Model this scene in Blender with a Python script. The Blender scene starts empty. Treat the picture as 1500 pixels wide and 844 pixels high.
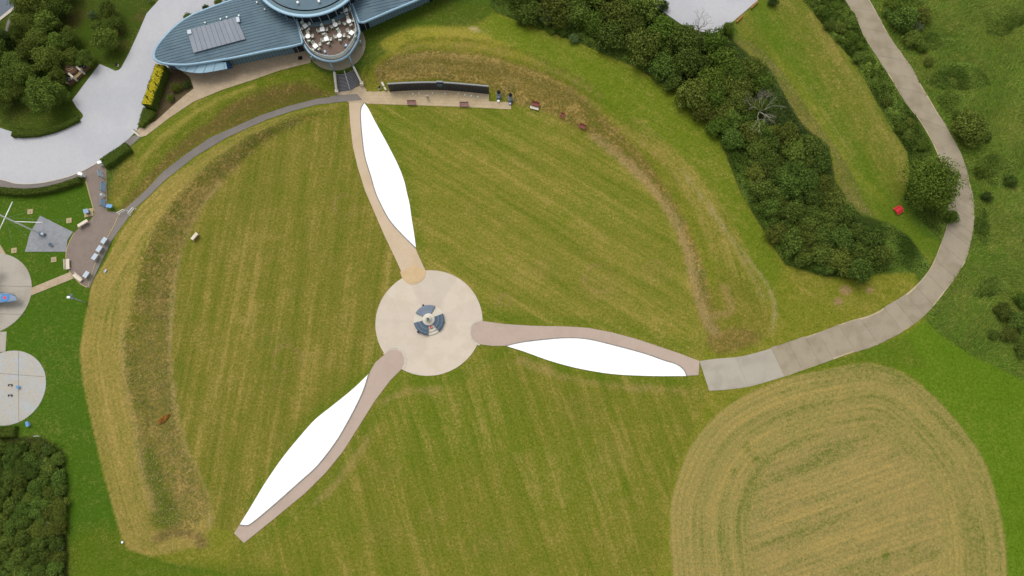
import bpy, bmesh, math, random
import numpy as np
from mathutils import Vector, Matrix, geometry

# ------------------------------------------------------------------ camera, sky, sun, exposure
scene = bpy.context.scene
H_CAM, TILT, FPX = 120.0, math.radians(13.5), 1000.0      # drone height, tilt off straight down, focal length in photo pixels
cam_d = bpy.data.cameras.new('camera'); cam = bpy.data.objects.new('camera', cam_d)
scene.collection.objects.link(cam)
cam.location = (0, 0, H_CAM); cam.rotation_euler = (TILT, 0, 0)
cam_d.sensor_width = 36.0; cam_d.lens = FPX/1500*36.0
cam_d.clip_start = 1.0; cam_d.clip_end = 9000.0
scene.camera = cam
SUN_AZ, SUN_EL = math.radians(-30), math.radians(60)
world = bpy.data.worlds.new('World'); scene.world = world; world.use_nodes = True
wn = world.node_tree; wn.nodes.clear()
w_out = wn.nodes.new('ShaderNodeOutputWorld'); w_bg = wn.nodes.new('ShaderNodeBackground')
w_sky = wn.nodes.new('ShaderNodeTexSky'); w_hsv = wn.nodes.new('ShaderNodeHueSaturation')
w_sky.sky_type = 'NISHITA'; w_sky.sun_disc = False
w_sky.sun_elevation = SUN_EL; w_sky.sun_rotation = SUN_AZ
w_sky.dust_density = 3.0; w_sky.air_density = 1.0
w_hsv.inputs['Saturation'].default_value = 0.24             # overcast: the blue is mostly veiled
w_bg.inputs['Strength'].default_value = 0.15
wn.links.new(w_sky.outputs[0], w_hsv.inputs['Color']); wn.links.new(w_hsv.outputs[0], w_bg.inputs[0])
wn.links.new(w_bg.outputs[0], w_out.inputs[0])
sun_d = bpy.data.lights.new('sun', 'SUN'); sun_d.energy = 1.0; sun_d.angle = math.radians(38)
sun_d.color = (1.0, 0.965, 0.91)
sun = bpy.data.objects.new('sun', sun_d); scene.collection.objects.link(sun)
sdir = Vector((math.sin(SUN_AZ)*math.cos(SUN_EL), math.cos(SUN_AZ)*math.cos(SUN_EL), math.sin(SUN_EL)))
sun.rotation_euler = sdir.to_track_quat('Z', 'Y').to_euler(); sun.location = (0, 0, 200)
scene.view_settings.view_transform = 'Standard'; scene.view_settings.look = 'None'
scene.view_settings.gamma = 1.0; scene.view_settings.exposure = 0.42
scene.render.resolution_x = 1024; scene.render.resolution_y = 576

# ------------------------------------------------------------------ helpers
rng = np.random.default_rng(11); random.seed(11)
C = scene.collection
CT, ST = math.cos(TILT), math.sin(TILT)
def px(u, v, z=0.0):
    """photo pixel -> world point on the level z"""
    a, b = (u-750)/FPX, (422-v)/FPX
    dx, dy, dz = a, b*CT+ST, b*ST-CT
    t = (z-H_CAM)/dz
    return Vector((dx*t, dy*t, z))
def lin(c): return tuple((x/255/12.92 if x <= 10 else ((x/255+0.055)/1.055)**2.4) for x in c)
KEXP = 1.32
def alb(r, g, b): return tuple(x/KEXP for x in lin((r, g, b)))

def link(o, parent=None):
    C.objects.link(o)
    if parent is not None: o.parent = parent
    return o
def tag(o, label=None, cat=None, group=None, kind=None):
    if label: o['label'] = label
    if cat: o['category'] = cat
    if group: o['group'] = group
    if kind: o['kind'] = kind
    return o
def thing(name, label, cat, loc=(0, 0, 0), rz=0.0, group=None):
    o = bpy.data.objects.new(name, None); C.objects.link(o)
    o.empty_display_size = 0.3; o.location = loc; o.rotation_euler = (0, 0, rz)
    return tag(o, label, cat, group)
def copy_tree(o, parent=None):
    c = o.copy(); C.objects.link(c); c.parent = parent
    for ch in list(o.children): copy_tree(ch, c)
    return c
def np_mesh(name, V, F, mats=(), smooth=False, face_attr=None):
    """V (n,3); F (m,k) with constant k"""
    V = np.asarray(V, dtype=np.float32); F = np.asarray(F, dtype=np.int32)
    m = bpy.data.meshes.new(name); k = F.shape[1]
    m.vertices.add(len(V)); m.vertices.foreach_set('co', V.ravel())
    m.loops.add(F.size); m.loops.foreach_set('vertex_index', F.ravel())
    m.polygons.add(len(F)); m.polygons.foreach_set('loop_start', np.arange(0, F.size, k, dtype=np.int32))
    m.polygons.foreach_set('use_smooth', np.full(len(F), smooth, dtype=bool))
    for mt in mats: m.materials.append(mt)
    if face_attr is not None:
        a = m.attributes.new('leafcol', 'FLOAT', 'FACE'); a.data.foreach_set('value', np.asarray(face_attr, dtype=np.float32))
    m.update(calc_edges=True)
    return m
def obj(name, mesh, parent=None):
    return link(bpy.data.objects.new(name, mesh), parent)

class MB:
    """collects boxes, tubes, prisms into one mesh"""
    def __init__(s): s.v = []; s.f = []; s.mi = []; s.cur = 0
    def add(s, vs, fs):
        o = len(s.v); s.v += [tuple(x) for x in vs]
        for f in fs: s.f.append(tuple(i+o for i in f)); s.mi.append(s.cur)
    def box(s, c, d, rz=0.0, rx=0.0, M=None):
        x, y, z = d[0]/2, d[1]/2, d[2]/2
        R = Matrix.Rotation(rz, 3, 'Z') @ Matrix.Rotation(rx, 3, 'X')
        if M is not None: R = M
        vs = [R @ Vector(p) + Vector(c) for p in ((-x,-y,-z),(x,-y,-z),(x,y,-z),(-x,y,-z),(-x,-y,z),(x,-y,z),(x,y,z),(-x,y,z))]
        s.add(vs, [(3,2,1,0),(4,5,6,7),(0,1,5,4),(1,2,6,5),(2,3,7,6),(3,0,4,7)]); return s
    def bar(s, a, b, w, h):
        a, b = Vector(a), Vector(b); d = b-a; L = d.length; d.normalize()
        up = Vector((0,0,1)) if abs(d.z) < 0.95 else Vector((0,1,0))
        sx = d.cross(up).normalized(); uz = sx.cross(d)
        s.box((a+b)/2, (w, L, h), M=Matrix((sx, d, uz)).transposed()); return s
    def tube(s, pts, rad, n=8, cap=True):
        pts = [Vector(p) for p in pts]
        if not hasattr(rad, '__len__'): rad = [rad]*len(pts)
        rings = []
        for i, p in enumerate(pts):
            d = (pts[min(i+1, len(pts)-1)]-pts[max(i-1, 0)]).normalized()
            up = Vector((0,0,1)) if abs(d.z) < 0.9 else Vector((0,1,0))
            a = d.cross(up).normalized(); b = a.cross(d)
            rings.append([p+(a*math.cos(2*math.pi*k/n)+b*math.sin(2*math.pi*k/n))*rad[i] for k in range(n)])
        vs = [q for r in rings for q in r]; fs = []
        for i in range(len(pts)-1):
            for k in range(n):
                k2 = (k+1) % n; fs.append((i*n+k2, i*n+k, (i+1)*n+k, (i+1)*n+k2))
        if cap:
            fs.append(tuple(range(n))); fs.append(tuple(reversed(range((len(pts)-1)*n, len(pts)*n))))
        s.add(vs, fs); return s
    def lathe(s, prof, n=24, c=(0,0,0), a0=0.0, a1=2*math.pi):
        full = abs(a1-a0-2*math.pi) < 1e-6; m = n if full else n+1
        vs = []; fs = []
        for (r, z) in prof:
            for k in range(m):
                t = a0+(a1-a0)*k/n
                vs.append((c[0]+r*math.cos(t), c[1]+r*math.sin(t), c[2]+z))
        for i in range(len(prof)-1):
            for k in range(n):
                k2 = (k+1) % m; fs.append((i*m+k, i*m+k2, (i+1)*m+k2, (i+1)*m+k))
        s.add(vs, fs); return s
    def prism(s, poly, z0, z1):
        """poly: list of (x,y[,zoff]) ccw"""
        n = len(poly)
        vs = [(p[0], p[1], z0) for p in poly]+[(p[0], p[1], z1) for p in poly]
        fs = [tuple(reversed(range(n))), tuple(range(n, 2*n))]
        for i in range(n): fs.append((i, (i+1) % n, n+(i+1) % n, n+i))
        s.add(vs, fs); return s
    def mesh(s, name, mats, smooth=False):
        m = bpy.data.meshes.new(name); m.from_pydata(s.v, [], s.f)
        for mt in (mats if isinstance(mats, (list, tuple)) else [mats]): m.materials.append(mt)
        m.polygons.foreach_set('material_index', s.mi)
        if smooth: m.polygons.foreach_set('use_smooth', [True]*len(m.polygons))
        m.update(); return m
    def build(s, name, mats, parent=None, smooth=False): return obj(name, s.mesh(name, mats, smooth), parent)

def smooth_line(P, per=6, closed=False):
    """Catmull-Rom through 2D/3D points"""
    P = [np.array(p, dtype=float) for p in P]; n = len(P); out = []
    rngi = range(n if closed else n-1)
    for i in rngi:
        p0 = P[(i-1) % n] if (closed or i > 0) else 2*P[0]-P[1]
        p1 = P[i]; p2 = P[(i+1) % n]
        p3 = P[(i+2) % n] if (closed or i+2 < n) else 2*P[n-1]-P[n-2]
        for k in range(per):
            t = k/per
            out.append(0.5*((2*p1)+(-p0+p2)*t+(2*p0-5*p1+4*p2-p3)*t*t+(-p0+3*p1-3*p2+p3)*t**3))
    if not closed: out.append(P[-1])
    return [tuple(p) for p in out]
def densify(P, step, closed=True):
    out = []; n = len(P)
    for i in range(n if closed else n-1):
        a, b = np.array(P[i][:2]), np.array(P[(i+1) % n][:2]); L = np.linalg.norm(b-a); k = max(1, int(L/step))
        for j in range(k): out.append(tuple(a+(b-a)*j/k))
    if not closed: out.append(tuple(P[-1][:2]))
    return out
def resample(P, n):
    P = np.array([p[:2] for p in P]); d = np.r_[0, np.cumsum(np.linalg.norm(np.diff(P, axis=0), axis=1))]
    t = np.linspace(0, d[-1], n); return np.c_[np.interp(t, d, P[:, 0]), np.interp(t, d, P[:, 1])]
def inside(poly, X, Y):
    poly = np.asarray(poly)[:, :2]; r = np.zeros(X.shape, bool); n = len(poly)
    for i in range(n):
        x1, y1 = poly[i]; x2, y2 = poly[(i+1) % n]
        if y1 == y2: continue
        c = ((y1 > Y) != (y2 > Y)) & (X < (x2-x1)*(Y-y1)/(y2-y1)+x1); r ^= c
    return r
def line_dist(P, X, Y, closed):
    P = np.asarray(P)[:, :2]; n = len(P); d2 = np.full(X.shape, 1e12)
    for i in range(n if closed else n-1):
        a = P[i]; b = P[(i+1) % n]; e = b-a; L2 = e@e+1e-12
        t = np.clip(((X-a[0])*e[0]+(Y-a[1])*e[1])/L2, 0, 1)
        d2 = np.minimum(d2, (X-a[0]-t*e[0])**2+(Y-a[1]-t*e[1])**2)
    return np.sqrt(d2)

# ------------------------------------------------------------------ terrain heights: survey lines (pixel, pixel, metres) -> TIN -> smoothed raster
BREAK = [
 # sunken bowl floor and southern lawn
 [(497,166,0),(440,180,0),(390,205,0),(350,240,0),(320,270,0),(290,310,0),(268,360,0),(255,410,0),(249,470,0),(250,540,0),(257,600,0),(269,649,0),(289,690,0),(306,727,0),(312,770,0),(300,830,0)],
 [(537,152,0),(600,155,0),(674,157,0),(749,161,0),(800,168,0),(850,195,0),(900,230,0),(940,265,0),(975,310,0),(1000,365,0),(1013,410,0),(1023,460,0),(1035,500,0)],
 [(628,472,0)],[(550,480,0),(628,395,0),(707,472,0),(628,550,0)],[(850,350,0)],[(400,450,0)],[(700,700,0)],[(450,830,0)],[(900,800,0)],[(1000,640,0)],[(1250,700,0.1)],[(1100,600,0)],[(1450,640,0.3)],[(560,220,0)],[(700,260,0)],[(330,560,0)],
 # paved terrace before the name wall, ground behind it
 [(531,128,0),(569,136,0),(605,134.5,0),(642,134,0),(680,136.5,0),(716,140,0),(749,150,0)],
 [(562,117,.5),(570,121,.9),(605,118,1.1),(642,117,1.2),(680,119,1.1),(718,125,.8),(757,140,.5)],
 # asphalt path down into the bowl
 [(509,146,0),(490,145,.1),(464,149,.3),(400,170,.8),(330,205,1.3),(240,258,1.8),(190,303,2.0)],
 [(485,152,.1),(464,157,.4),(430,166,.9)],
 # west bank crest, its outer foot
 [(480,157,.35),(430,170,.9),(360,203,1.5),(300,248,2.0),(250,298,2.3),(218,360,2.6),(195,430,2.8),(181,500,2.8),(184,580,2.6),(203,680,2.4),(215,750,1.4),(236,790,.5)],
 [(178,340,2.1),(160,372,2.1),(136,413,2.1),(125,464,2.0),(117,516,2.0),(123,565,1.8),(133,613,1.6),(150,687,1.1),(173,770,.5),(222,820,.15)],
 [(60,470,2.1)],[(60,320,2.2)],[(140,370,2.1)],[(100,300,2.2)],[(-60,430,2.1)],[(80,570,1.9)],[(12,568,2.0)],[(-40,600,2.0)],[(110,700,1.2)],[(110,840,.4)],[(40,740,1.4)],[(-60,800,1.0)],
 # car park, building platform
 [(0,100,2.2)],[(20,20,2.2)],[(60,220,2.2),(150,190,2.2),(200,120,2.2),(250,20,2.2)],[(150,250,2.2)],[(-80,200,2.2)],[(100,60,2.3)],
 [(200,199,2.2),(248,173,2.2),(284,149,2.2),(325,132,2.2),(368,118,2.2),(411,103,2.2),(454,92,2.2),(470,107,2.2),(489,109,2.2)],
 [(260,103,2.2),(339,100,2.2),(450,72,2.2),(500,70,2.2),(519,100,2.2),(533,82,2.2),(537,60,2.25),(545,44,2.3),(606,22,2.5),(650,0,2.7),(720,-50,2.8),(850,-140,2.8)],
 [(380,20,2.2)],[(500,-60,2.3)],
 [(182,262,2.5),(225,208,2.8),(296,160,2.9),(344,140,2.8),(400,120,2.6),(450,108,2.3),(482,114,1.7)],
 [(490,113,1.6),(493,134,.1)],[(522,104,1.7),(533,124,.1)],
 # north-east bank crest and outside
 [(540,104,1.5),(556,84,2.4),(585,62,3.2),(640,52,3.5),(720,58,3.5),(790,80,3.4),(870,125,3.2),(940,175,3.0),(1000,232,2.8),(1050,312,2.3),(1085,385,1.5),(1110,440,.7),(1120,490,.3)],
 [(730,15,2.6),(817,50,2.6),(935,98,2.4),(1012,150,2.2),(1064,226,1.8),(1125,348,1.1),(1205,405,.7),(1300,400,.7)],
 [(1050,510,.15)],[(1030,530,.05)],[(1100,545,.1),(1200,510,.2),(1300,470,.5),(1390,380,.9),(1400,300,1.0),(1340,130,1.4),(1255,0,1.8)],
 [(1040,20,2.4)],[(900,-40,2.6)],[(1200,120,1.6)],[(1300,290,.9)],[(1450,150,1.6)],[(1480,400,.9)],[(1420,520,.5)],
 [(-400,-150,2.2)],[(-300,422,2)],[(-300,1000,.5)],[(400,1000,0)],[(1000,1050,0)],[(1700,1000,0.2)],[(1800,422,.8)],[(1800,-120,1.8)],[(1200,-200,2.2)],[(500,-220,2.4)],[(0,-220,2.2)],
]
RX0, RX1, RY0, RY1, RS = -150.0, 150.0, -50.0, 130.0, 0.5
def build_raster():
    pts = []; edges = []
    for ln in BREAK:
        W = [px(u, v, z) for (u, v, z) in ln]
        if len(W) > 1:
            D = []
            for a, b in zip(W[:-1], W[1:]):
                k = max(1, int((b-a).length/2.0)); D += [a.lerp(b, i/k) for i in range(k)]
            W = D+[W[-1]]
        pts += W
    P = np.array(pts)
    V, E, F = geometry.delaunay_2d_cdt([Vector((p.x, p.y)) for p in pts], [], [], 0, 1e-5)[:3]
    Z = np.array([P[np.argmin((P[:, 0]-v.x)**2+(P[:, 1]-v.y)**2), 2] for v in V])
    nx, ny = int((RX1-RX0)/RS)+1, int((RY1-RY0)/RS)+1
    G = np.full((ny, nx), np.nan)
    for f in F:
        a, b, c = (np.array(V[i]) for i in f); za, zb, zc = Z[f[0]], Z[f[1]], Z[f[2]]
        x0, x1 = min(a[0],b[0],c[0]), max(a[0],b[0],c[0]); y0, y1 = min(a[1],b[1],c[1]), max(a[1],b[1],c[1])
        i0, i1 = max(0, int((x0-RX0)/RS)), min(nx-1, int((x1-RX0)/RS)+1); j0, j1 = max(0, int((y0-RY0)/RS)), min(ny-1, int((y1-RY0)/RS)+1)
        if i1 < i0 or j1 < j0: continue
        X, Y = np.meshgrid(RX0+np.arange(i0, i1+1)*RS, RY0+np.arange(j0, j1+1)*RS)
        d = (b[1]-c[1])*(a[0]-c[0])+(c[0]-b[0])*(a[1]-c[1])
        if abs(d) < 1e-9: continue
        l1 = ((b[1]-c[1])*(X-c[0])+(c[0]-b[0])*(Y-c[1]))/d; l2 = ((c[1]-a[1])*(X-c[0])+(a[0]-c[0])*(Y-c[1]))/d; l3 = 1-l1-l2
        m = (l1 > -1e-4) & (l2 > -1e-4) & (l3 > -1e-4)
        sub = G[j0:j1+1, i0:i1+1]; sub[m] = (l1*za+l2*zb+l3*zc)[m]
    G[np.isnan(G)] = 1.0
    for _ in range(2):                                    # soften the breaks
        K = np.pad(G, 1, mode='edge'); G = (K[:-2, 1:-1]+K[2:, 1:-1]+K[1:-1, :-2]+K[1:-1, 2:]+2*K[1:-1, 1:-1])/6
    return G
RG = build_raster()
def hts(X, Y):
    X = np.asarray(X, float); Y = np.asarray(Y, float)
    fx = np.clip((X-RX0)/RS, 0, RG.shape[1]-1.001); fy = np.clip((Y-RY0)/RS, 0, RG.shape[0]-1.001)
    i = fx.astype(int); j = fy.astype(int); a = fx-i; b = fy-j
    return RG[j, i]*(1-a)*(1-b)+RG[j, i+1]*a*(1-b)+RG[j+1, i]*(1-a)*b+RG[j+1, i+1]*a*b
def h(x, y): return float(hts(x, y))
def pg(u, v, up=0.0):
    """photo pixel -> the ground there (or a point up metres above it)"""
    z = 0.0
    for _ in range(14): p = px(u, v, z+up); z = h(p.x, p.y)
    return Vector((p.x, p.y, z))
def gline(P): return [tuple(pg(u, v)) for (u, v) in P]
def gxy(P): return [tuple(pg(u, v))[:2] for (u, v) in P]

# ------------------------------------------------------------------ materials
class NT:
    def __init__(s, name):
        s.m = bpy.data.materials.new(name); s.m.use_nodes = True; s.t = s.m.node_tree; s.t.nodes.clear()
        s.out = s.t.nodes.new('ShaderNodeOutputMaterial'); s.b = s.t.nodes.new('ShaderNodeBsdfPrincipled')
        s.t.links.new(s.b.outputs[0], s.out.inputs[0]); s.b.inputs['Roughness'].default_value = 0.9
        s.b.inputs['Specular IOR Level'].default_value = 0.25
    def n(s, typ, **kw):
        nd = s.t.nodes.new(typ)
        for k, v in kw.items():
            if k in nd.inputs.keys(): s.put(nd.inputs[k], v)
            else: setattr(nd, k, v)
        return nd
    def put(s, sock, v):
        if isinstance(v, bpy.types.NodeSocket): s.t.links.new(v, sock)
        elif isinstance(v, (tuple, list)) and len(v) == 3 and sock.type == 'RGBA': sock.default_value = (*v, 1)
        else: sock.default_value = v
    def math(s, op, a, b=0.0, clamp=False):
        nd = s.t.nodes.new('ShaderNodeMath'); nd.operation = op; nd.use_clamp = clamp
        s.put(nd.inputs[0], a); s.put(nd.inputs[1], b); return nd.outputs[0]
    def mix(s, f, a, b, mode='MIX'):
        nd = s.t.nodes.new('ShaderNodeMix'); nd.data_type = 'RGBA'; nd.blend_type = mode; nd.clamp_factor = True
        s.put(nd.inputs[0], f); s.put(nd.inputs[6], a); s.put(nd.inputs[7], b); return nd.outputs[2]
    def noise(s, vec, scale, detail=4, rough=0.55):
        nd = s.t.nodes.new('ShaderNodeTexNoise'); nd.inputs['Scale'].default_value = scale
        nd.inputs['Detail'].default_value = detail; nd.inputs['Roughness'].default_value = rough
        if vec is not None: s.t.links.new(vec, nd.inputs['Vector'])
        return nd.outputs[0]
    def ramp(s, v, lo, hi):
        nd = s.t.nodes.new('ShaderNodeMapRange'); nd.interpolation_type = 'SMOOTHSTEP'
        s.put(nd.inputs[0], v); nd.inputs[1].default_value = lo; nd.inputs[2].default_value = hi; return nd.outputs[0]
    def pos(s): return s.n('ShaderNodeNewGeometry').outputs['Position']
    def attr(s, name): return s.n('ShaderNodeAttribute', attribute_name=name)
    def scaled(s, col, f):
        """colour times scalar"""
        nd = s.t.nodes.new('ShaderNodeVectorMath'); nd.operation = 'SCALE'
        s.put(nd.inputs[0], col); s.put(nd.inputs['Scale'], f); return nd.outputs[0]
    def bump(s, hgt, strength=0.5, dist=0.05):
        nd = s.t.nodes.new('ShaderNodeBump'); nd.inputs['Strength'].default_value = strength; nd.inputs['Distance'].default_value = dist
        s.put(nd.inputs['Height'], hgt); s.t.links.new(nd.outputs[0], s.b.inputs['Normal'])
    def done(s, col): s.put(s.b.inputs['Base Color'], col); return s.m

def mat_plain(name, col, rough=0.6, metal=0.0, var=0.12, scale=3.0, spec=0.3):
    t = NT(name); p = t.pos(); n = t.noise(p, scale, 5)
    t.b.inputs['Roughness'].default_value = rough; t.b.inputs['Metallic'].default_value = metal
    t.b.inputs['Specular IOR Level'].default_value = spec
    return t.done(t.scaled(col if False else t.mix(0.0, col, col), t.math('ADD', t.math('MULTIPLY', t.math('SUBTRACT', n, .5), 2*var), 1.0)))
def mat_paving(name, col, stain, amp=.22, scale=.35, fine=9.0, objrand=0.0, stainamt=.5):
    """weathered concrete, gravel or asphalt: broad stains, grit, optional colour step per piece"""
    t = NT(name); p = t.pos()
    n1 = t.noise(p, scale, 6, .6); n2 = t.noise(p, fine, 3, .7); n3 = t.noise(p, 1.6, 5, .6)
    c = t.mix(t.math('MULTIPLY', t.ramp(n1, .42, .68), stainamt), col, stain)
    f = t.math('ADD', 1.0, t.math('MULTIPLY', t.math('SUBTRACT', n2, .5), amp*2))
    f = t.math('ADD', f, t.math('MULTIPLY', t.math('SUBTRACT', n3, .5), amp*1.2))
    if objrand:
        r = t.n('ShaderNodeObjectInfo').outputs['Random']; f = t.math('ADD', f, t.math('MULTIPLY', t.math('SUBTRACT', r, .5), objrand*2))
    t.bump(n2, .35, .02)
    return t.done(t.scaled(c, f))
def mat_pavers(name, col, stain, size, rot=0.0, joint=.82):
    """small unit paving, joints too fine to pick apart from the air"""
    t = NT(name); p = t.pos()
    mp = t.n('ShaderNodeMapping'); t.put(mp.inputs['Vector'], p); mp.inputs['Rotation'].default_value = (0, 0, rot)
    br = t.n('ShaderNodeTexBrick'); t.put(br.inputs['Vector'], mp.outputs[0]); br.offset = .5
    br.inputs['Scale'].default_value = 1.0; br.inputs['Brick Width'].default_value = size; br.inputs['Row Height'].default_value = size
    br.inputs['Mortar Size'].default_value = size*.045; br.inputs['Color1'].default_value = (.95, .95, .95, 1); br.inputs['Color2'].default_value = (1.06, 1.05, 1.03, 1)
    br.inputs['Mortar'].default_value = (joint, joint, joint, 1)
    n1 = t.noise(p, .5, 6, .6); n2 = t.noise(p, 7, 3, .7)
    c = t.mix(t.math('MULTIPLY', t.ramp(n1, .4, .7), .5), col, stain)
    c = t.mix(1.0, c, br.outputs[0], 'MULTIPLY')
    return t.done(t.scaled(c, t.math('ADD', .82, t.math('MULTIPLY', n2, .36))))
def mat_leaf(name, dark, light, objvar=.25, flower=None, famt=0.0):
    t = NT(name); a = t.attr('leafcol').outputs['Fac']; r = t.n('ShaderNodeObjectInfo').outputs['Random']
    c = t.mix(a, dark, light)
    if flower is not None: c = t.mix(t.ramp(a, 1-famt, 1-famt+.005), c, flower)
    f = t.math('ADD', 1-objvar, t.math('MULTIPLY', r, 2*objvar))
    hs = t.n('ShaderNodeHueSaturation'); t.put(hs.inputs['Color'], c); t.put(hs.inputs['Hue'], t.math('ADD', .5-.075*objvar, t.math('MULTIPLY', t.math('FRACT', t.math('MULTIPLY', r, 7.31)), .10*objvar))); c = hs.outputs[0]
    t.b.inputs['Roughness'].default_value = .8; t.b.inputs['Specular IOR Level'].default_value = .08
    col = t.scaled(c, f); t.put(t.b.inputs['Base Color'], col)
    tr = t.n('ShaderNodeBsdfTranslucent'); t.put(tr.inputs[0], col); mx = t.n('ShaderNodeMixShader'); mx.inputs[0].default_value = .22
    t.t.links.new(t.b.outputs[0], mx.inputs[1]); t.t.links.new(tr.outputs[0], mx.inputs[2]); t.t.links.new(mx.outputs[0], t.out.inputs[0])
    return t.m
M = {}
M['disc'] = None
M['gravel'] = mat_paving('gravel_surface', alb(194,193,195), alb(182,184,188), .13, .12, 6.0, stainamt=.7)
M['asphalt'] = mat_paving('asphalt_surface', alb(134,126,118), alb(118,112,108), .12, .3, 8)
M['road_asphalt'] = mat_paving('dark_road_surface', alb(110,118,128), alb(100,106,114), .1, .3, 8)
M['plaza'] = mat_pavers('brown_paver_surface', alb(142,128,117), alb(128,114,104), .35, .5, .88)
M['beige'] = mat_pavers('beige_paver_surface', alb(190,170,142), alb(168,146,116), .9, .25, .86)
M['terrace'] = mat_pavers('buff_flagstone_surface', alb(196,176,142), alb(176,152,118), .62, .03, .80)
M['concrete'] = mat_paving('old_concrete', alb(180,172,158), alb(156,148,132), .14, .35, 5, objrand=.02)
M['stained'] = mat_paving('stained_concrete', alb(184,178,166), alb(178,182,182), .16, .5, 4, stainamt=1.0)
M['slab'] = mat_paving('road_slab_concrete', alb(164,152,130), alb(142,130,106), .20, .4, 5, objrand=.035, stainamt=.7)
M['slab_new'] = mat_paving('pale_slab_concrete', alb(178,170,154), alb(158,150,134), .10, .4, 5, objrand=.02, stainamt=.6)
M['road_base'] = mat_paving('road_edge_gravel', alb(196,178,146), alb(136,118,82), .25, .6, 4)
M['pink'] = mat_paving('pinkish_paver_path', alb(188,168,152), alb(177,157,142), .10, .3, 6)
M['sandpath'] = mat_paving('sandy_path', alb(206,184,156), alb(196,172,138), .10, .25, 6)
M['sandend'] = mat_paving('sandy_yellow_path', alb(208,180,138), alb(200,170,124), .10, .5, 6)
M['edge'] = mat_paving('grey_sett_edging', alb(150,145,136), alb(112,110,98), .35, 1.5, 4)
M['paleedge'] = mat_paving('pale_sett_edging', alb(206,197,182), alb(184,174,160), .2, 1.5, 4)
M['granite'] = mat_paving('grey_granite', alb(150,152,154), alb(128,130,134), .22, 1.2, 3)
M['white_paint'] = mat_plain('white_blade_paint', (.84, .84, .83), .75, 0, .02, .6)
M['white'] = mat_plain('white_paint', (.78, .78, .76), .5, 0, .04)
M['offwhite'] = mat_plain('cream_bench_paint', alb(232,218,196), .6, 0, .06)
M['palegreen'] = mat_plain('pale_green_chair_plastic', alb(212,218,200), .5, 0, .05)
M['zinc'] = mat_paving('blue_grey_roof_metal', alb(104,126,136), alb(90,112,124), .10, .18, 1.5, stainamt=.8)
M['seam'] = mat_plain('dark_roof_seam', alb(66,82,94), .5, .3, .08)
M['zinc_wall'] = mat_paving('grey_blue_cladding', alb(112,136,144), alb(100,124,134), .08, .5, 2)
M['fascia'] = mat_plain('light_blue_fascia', alb(146,178,196), .45, .2, .05)
M['canopy'] = mat_plain('pale_blue_canopy', alb(168,200,214), .35, .1, .05)
M['bluewall'] = mat_plain('deep_blue_render', alb(38,84,140), .5, 0, .06)
M['panel'] = mat_paving('pale_grey_roof_panel', alb(146,152,160), alb(136,143,152), .08, .4, 2, objrand=.05)
M['darkglass'] = mat_plain('dark_glass', (.012, .016, .022), .08, 0, .0, spec=.6)
M['black'] = mat_plain('black_metal', (.012, .012, .014), .45, 0, .1)
M['blackstone'] = mat_plain('polished_black_granite', (.016, .020, .024), .32, 0, .25, 4, spec=.4)
M['slate'] = mat_plain('blue_grey_slate', alb(112,124,140), .6, 0, .14, 3)
M['slate_dark'] = mat_plain('dark_teal_slate', alb(80,97,114), .6, 0, .14, 3)
M['palestone'] = mat_plain('pale_stone', alb(216,208,190), .75, 0, .07)
M['greystone'] = mat_plain('grey_stone', alb(158,162,160), .7, 0, .12)
M['red_wood'] = mat_plain('red_brown_stained_wood', alb(142,72,66), .6, 0, .16, 6)
M['mauve_wood'] = mat_plain('mauve_weathered_wood', alb(156,112,108), .65, 0, .14, 6)
M['red_paint'] = mat_plain('bright_red_paint', alb(226,44,62), .5, 0, .06)
M['orange_wood'] = mat_plain('orange_brown_timber', alb(178,112,62), .7, 0, .12, 5)
M['brick'] = mat_paving('brown_brick', alb(118,88,66), alb(92,66,50), .3, 2, 6)
M['stone_yellow'] = mat_plain('buff_stone', alb(182,162,118), .75, 0, .1)
M['deck'] = mat_pavers('brown_decking', alb(124,104,92), alb(106,90,80), .6, .35, .86)
M['steel'] = mat_plain('pale_steel', alb(196,204,202), .4, .3, .05)
M['boardblue'] = mat_plain('pale_blue_board', alb(160,188,212), .4, 0, .1, 2)
M['boardgrey'] = mat_plain('pale_grey_board', alb(186,198,206), .4, 0, .08, 2)
M['blue'] = mat_plain('mid_blue_plastic', alb(104,160,206), .45, 0, .06)
M['bark'] = mat_plain('grey_brown_bark', (.055, .043, .030), .9, 0, .3, 4)
M['deadwood'] = mat_plain('bleached_dead_wood', alb(172,164,142), .9, 0, .15, 4)
M['hedge_core'] = mat_plain('hedge_twigs', (.020, .026, .010), .95, 0, .3, 3)
M['skin'] = mat_plain('skin', (.45, .28, .20), .6, 0, .03)
M['shirt'] = mat_plain('white_shirt', (.72, .72, .72), .8, 0, .03)
M['trousers'] = mat_plain('grey_trousers', (.12, .12, .13), .85, 0, .05)
M['hair'] = mat_plain('dark_hair', (.03, .025, .02), .7, 0, .1)
t = NT('balustrade_glass'); t.b.inputs['Base Color'].default_value = (.62, .78, .74, 1); t.b.inputs['Roughness'].default_value = .05
t.b.inputs['Alpha'].default_value = .38; M['glass'] = t.m
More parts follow.
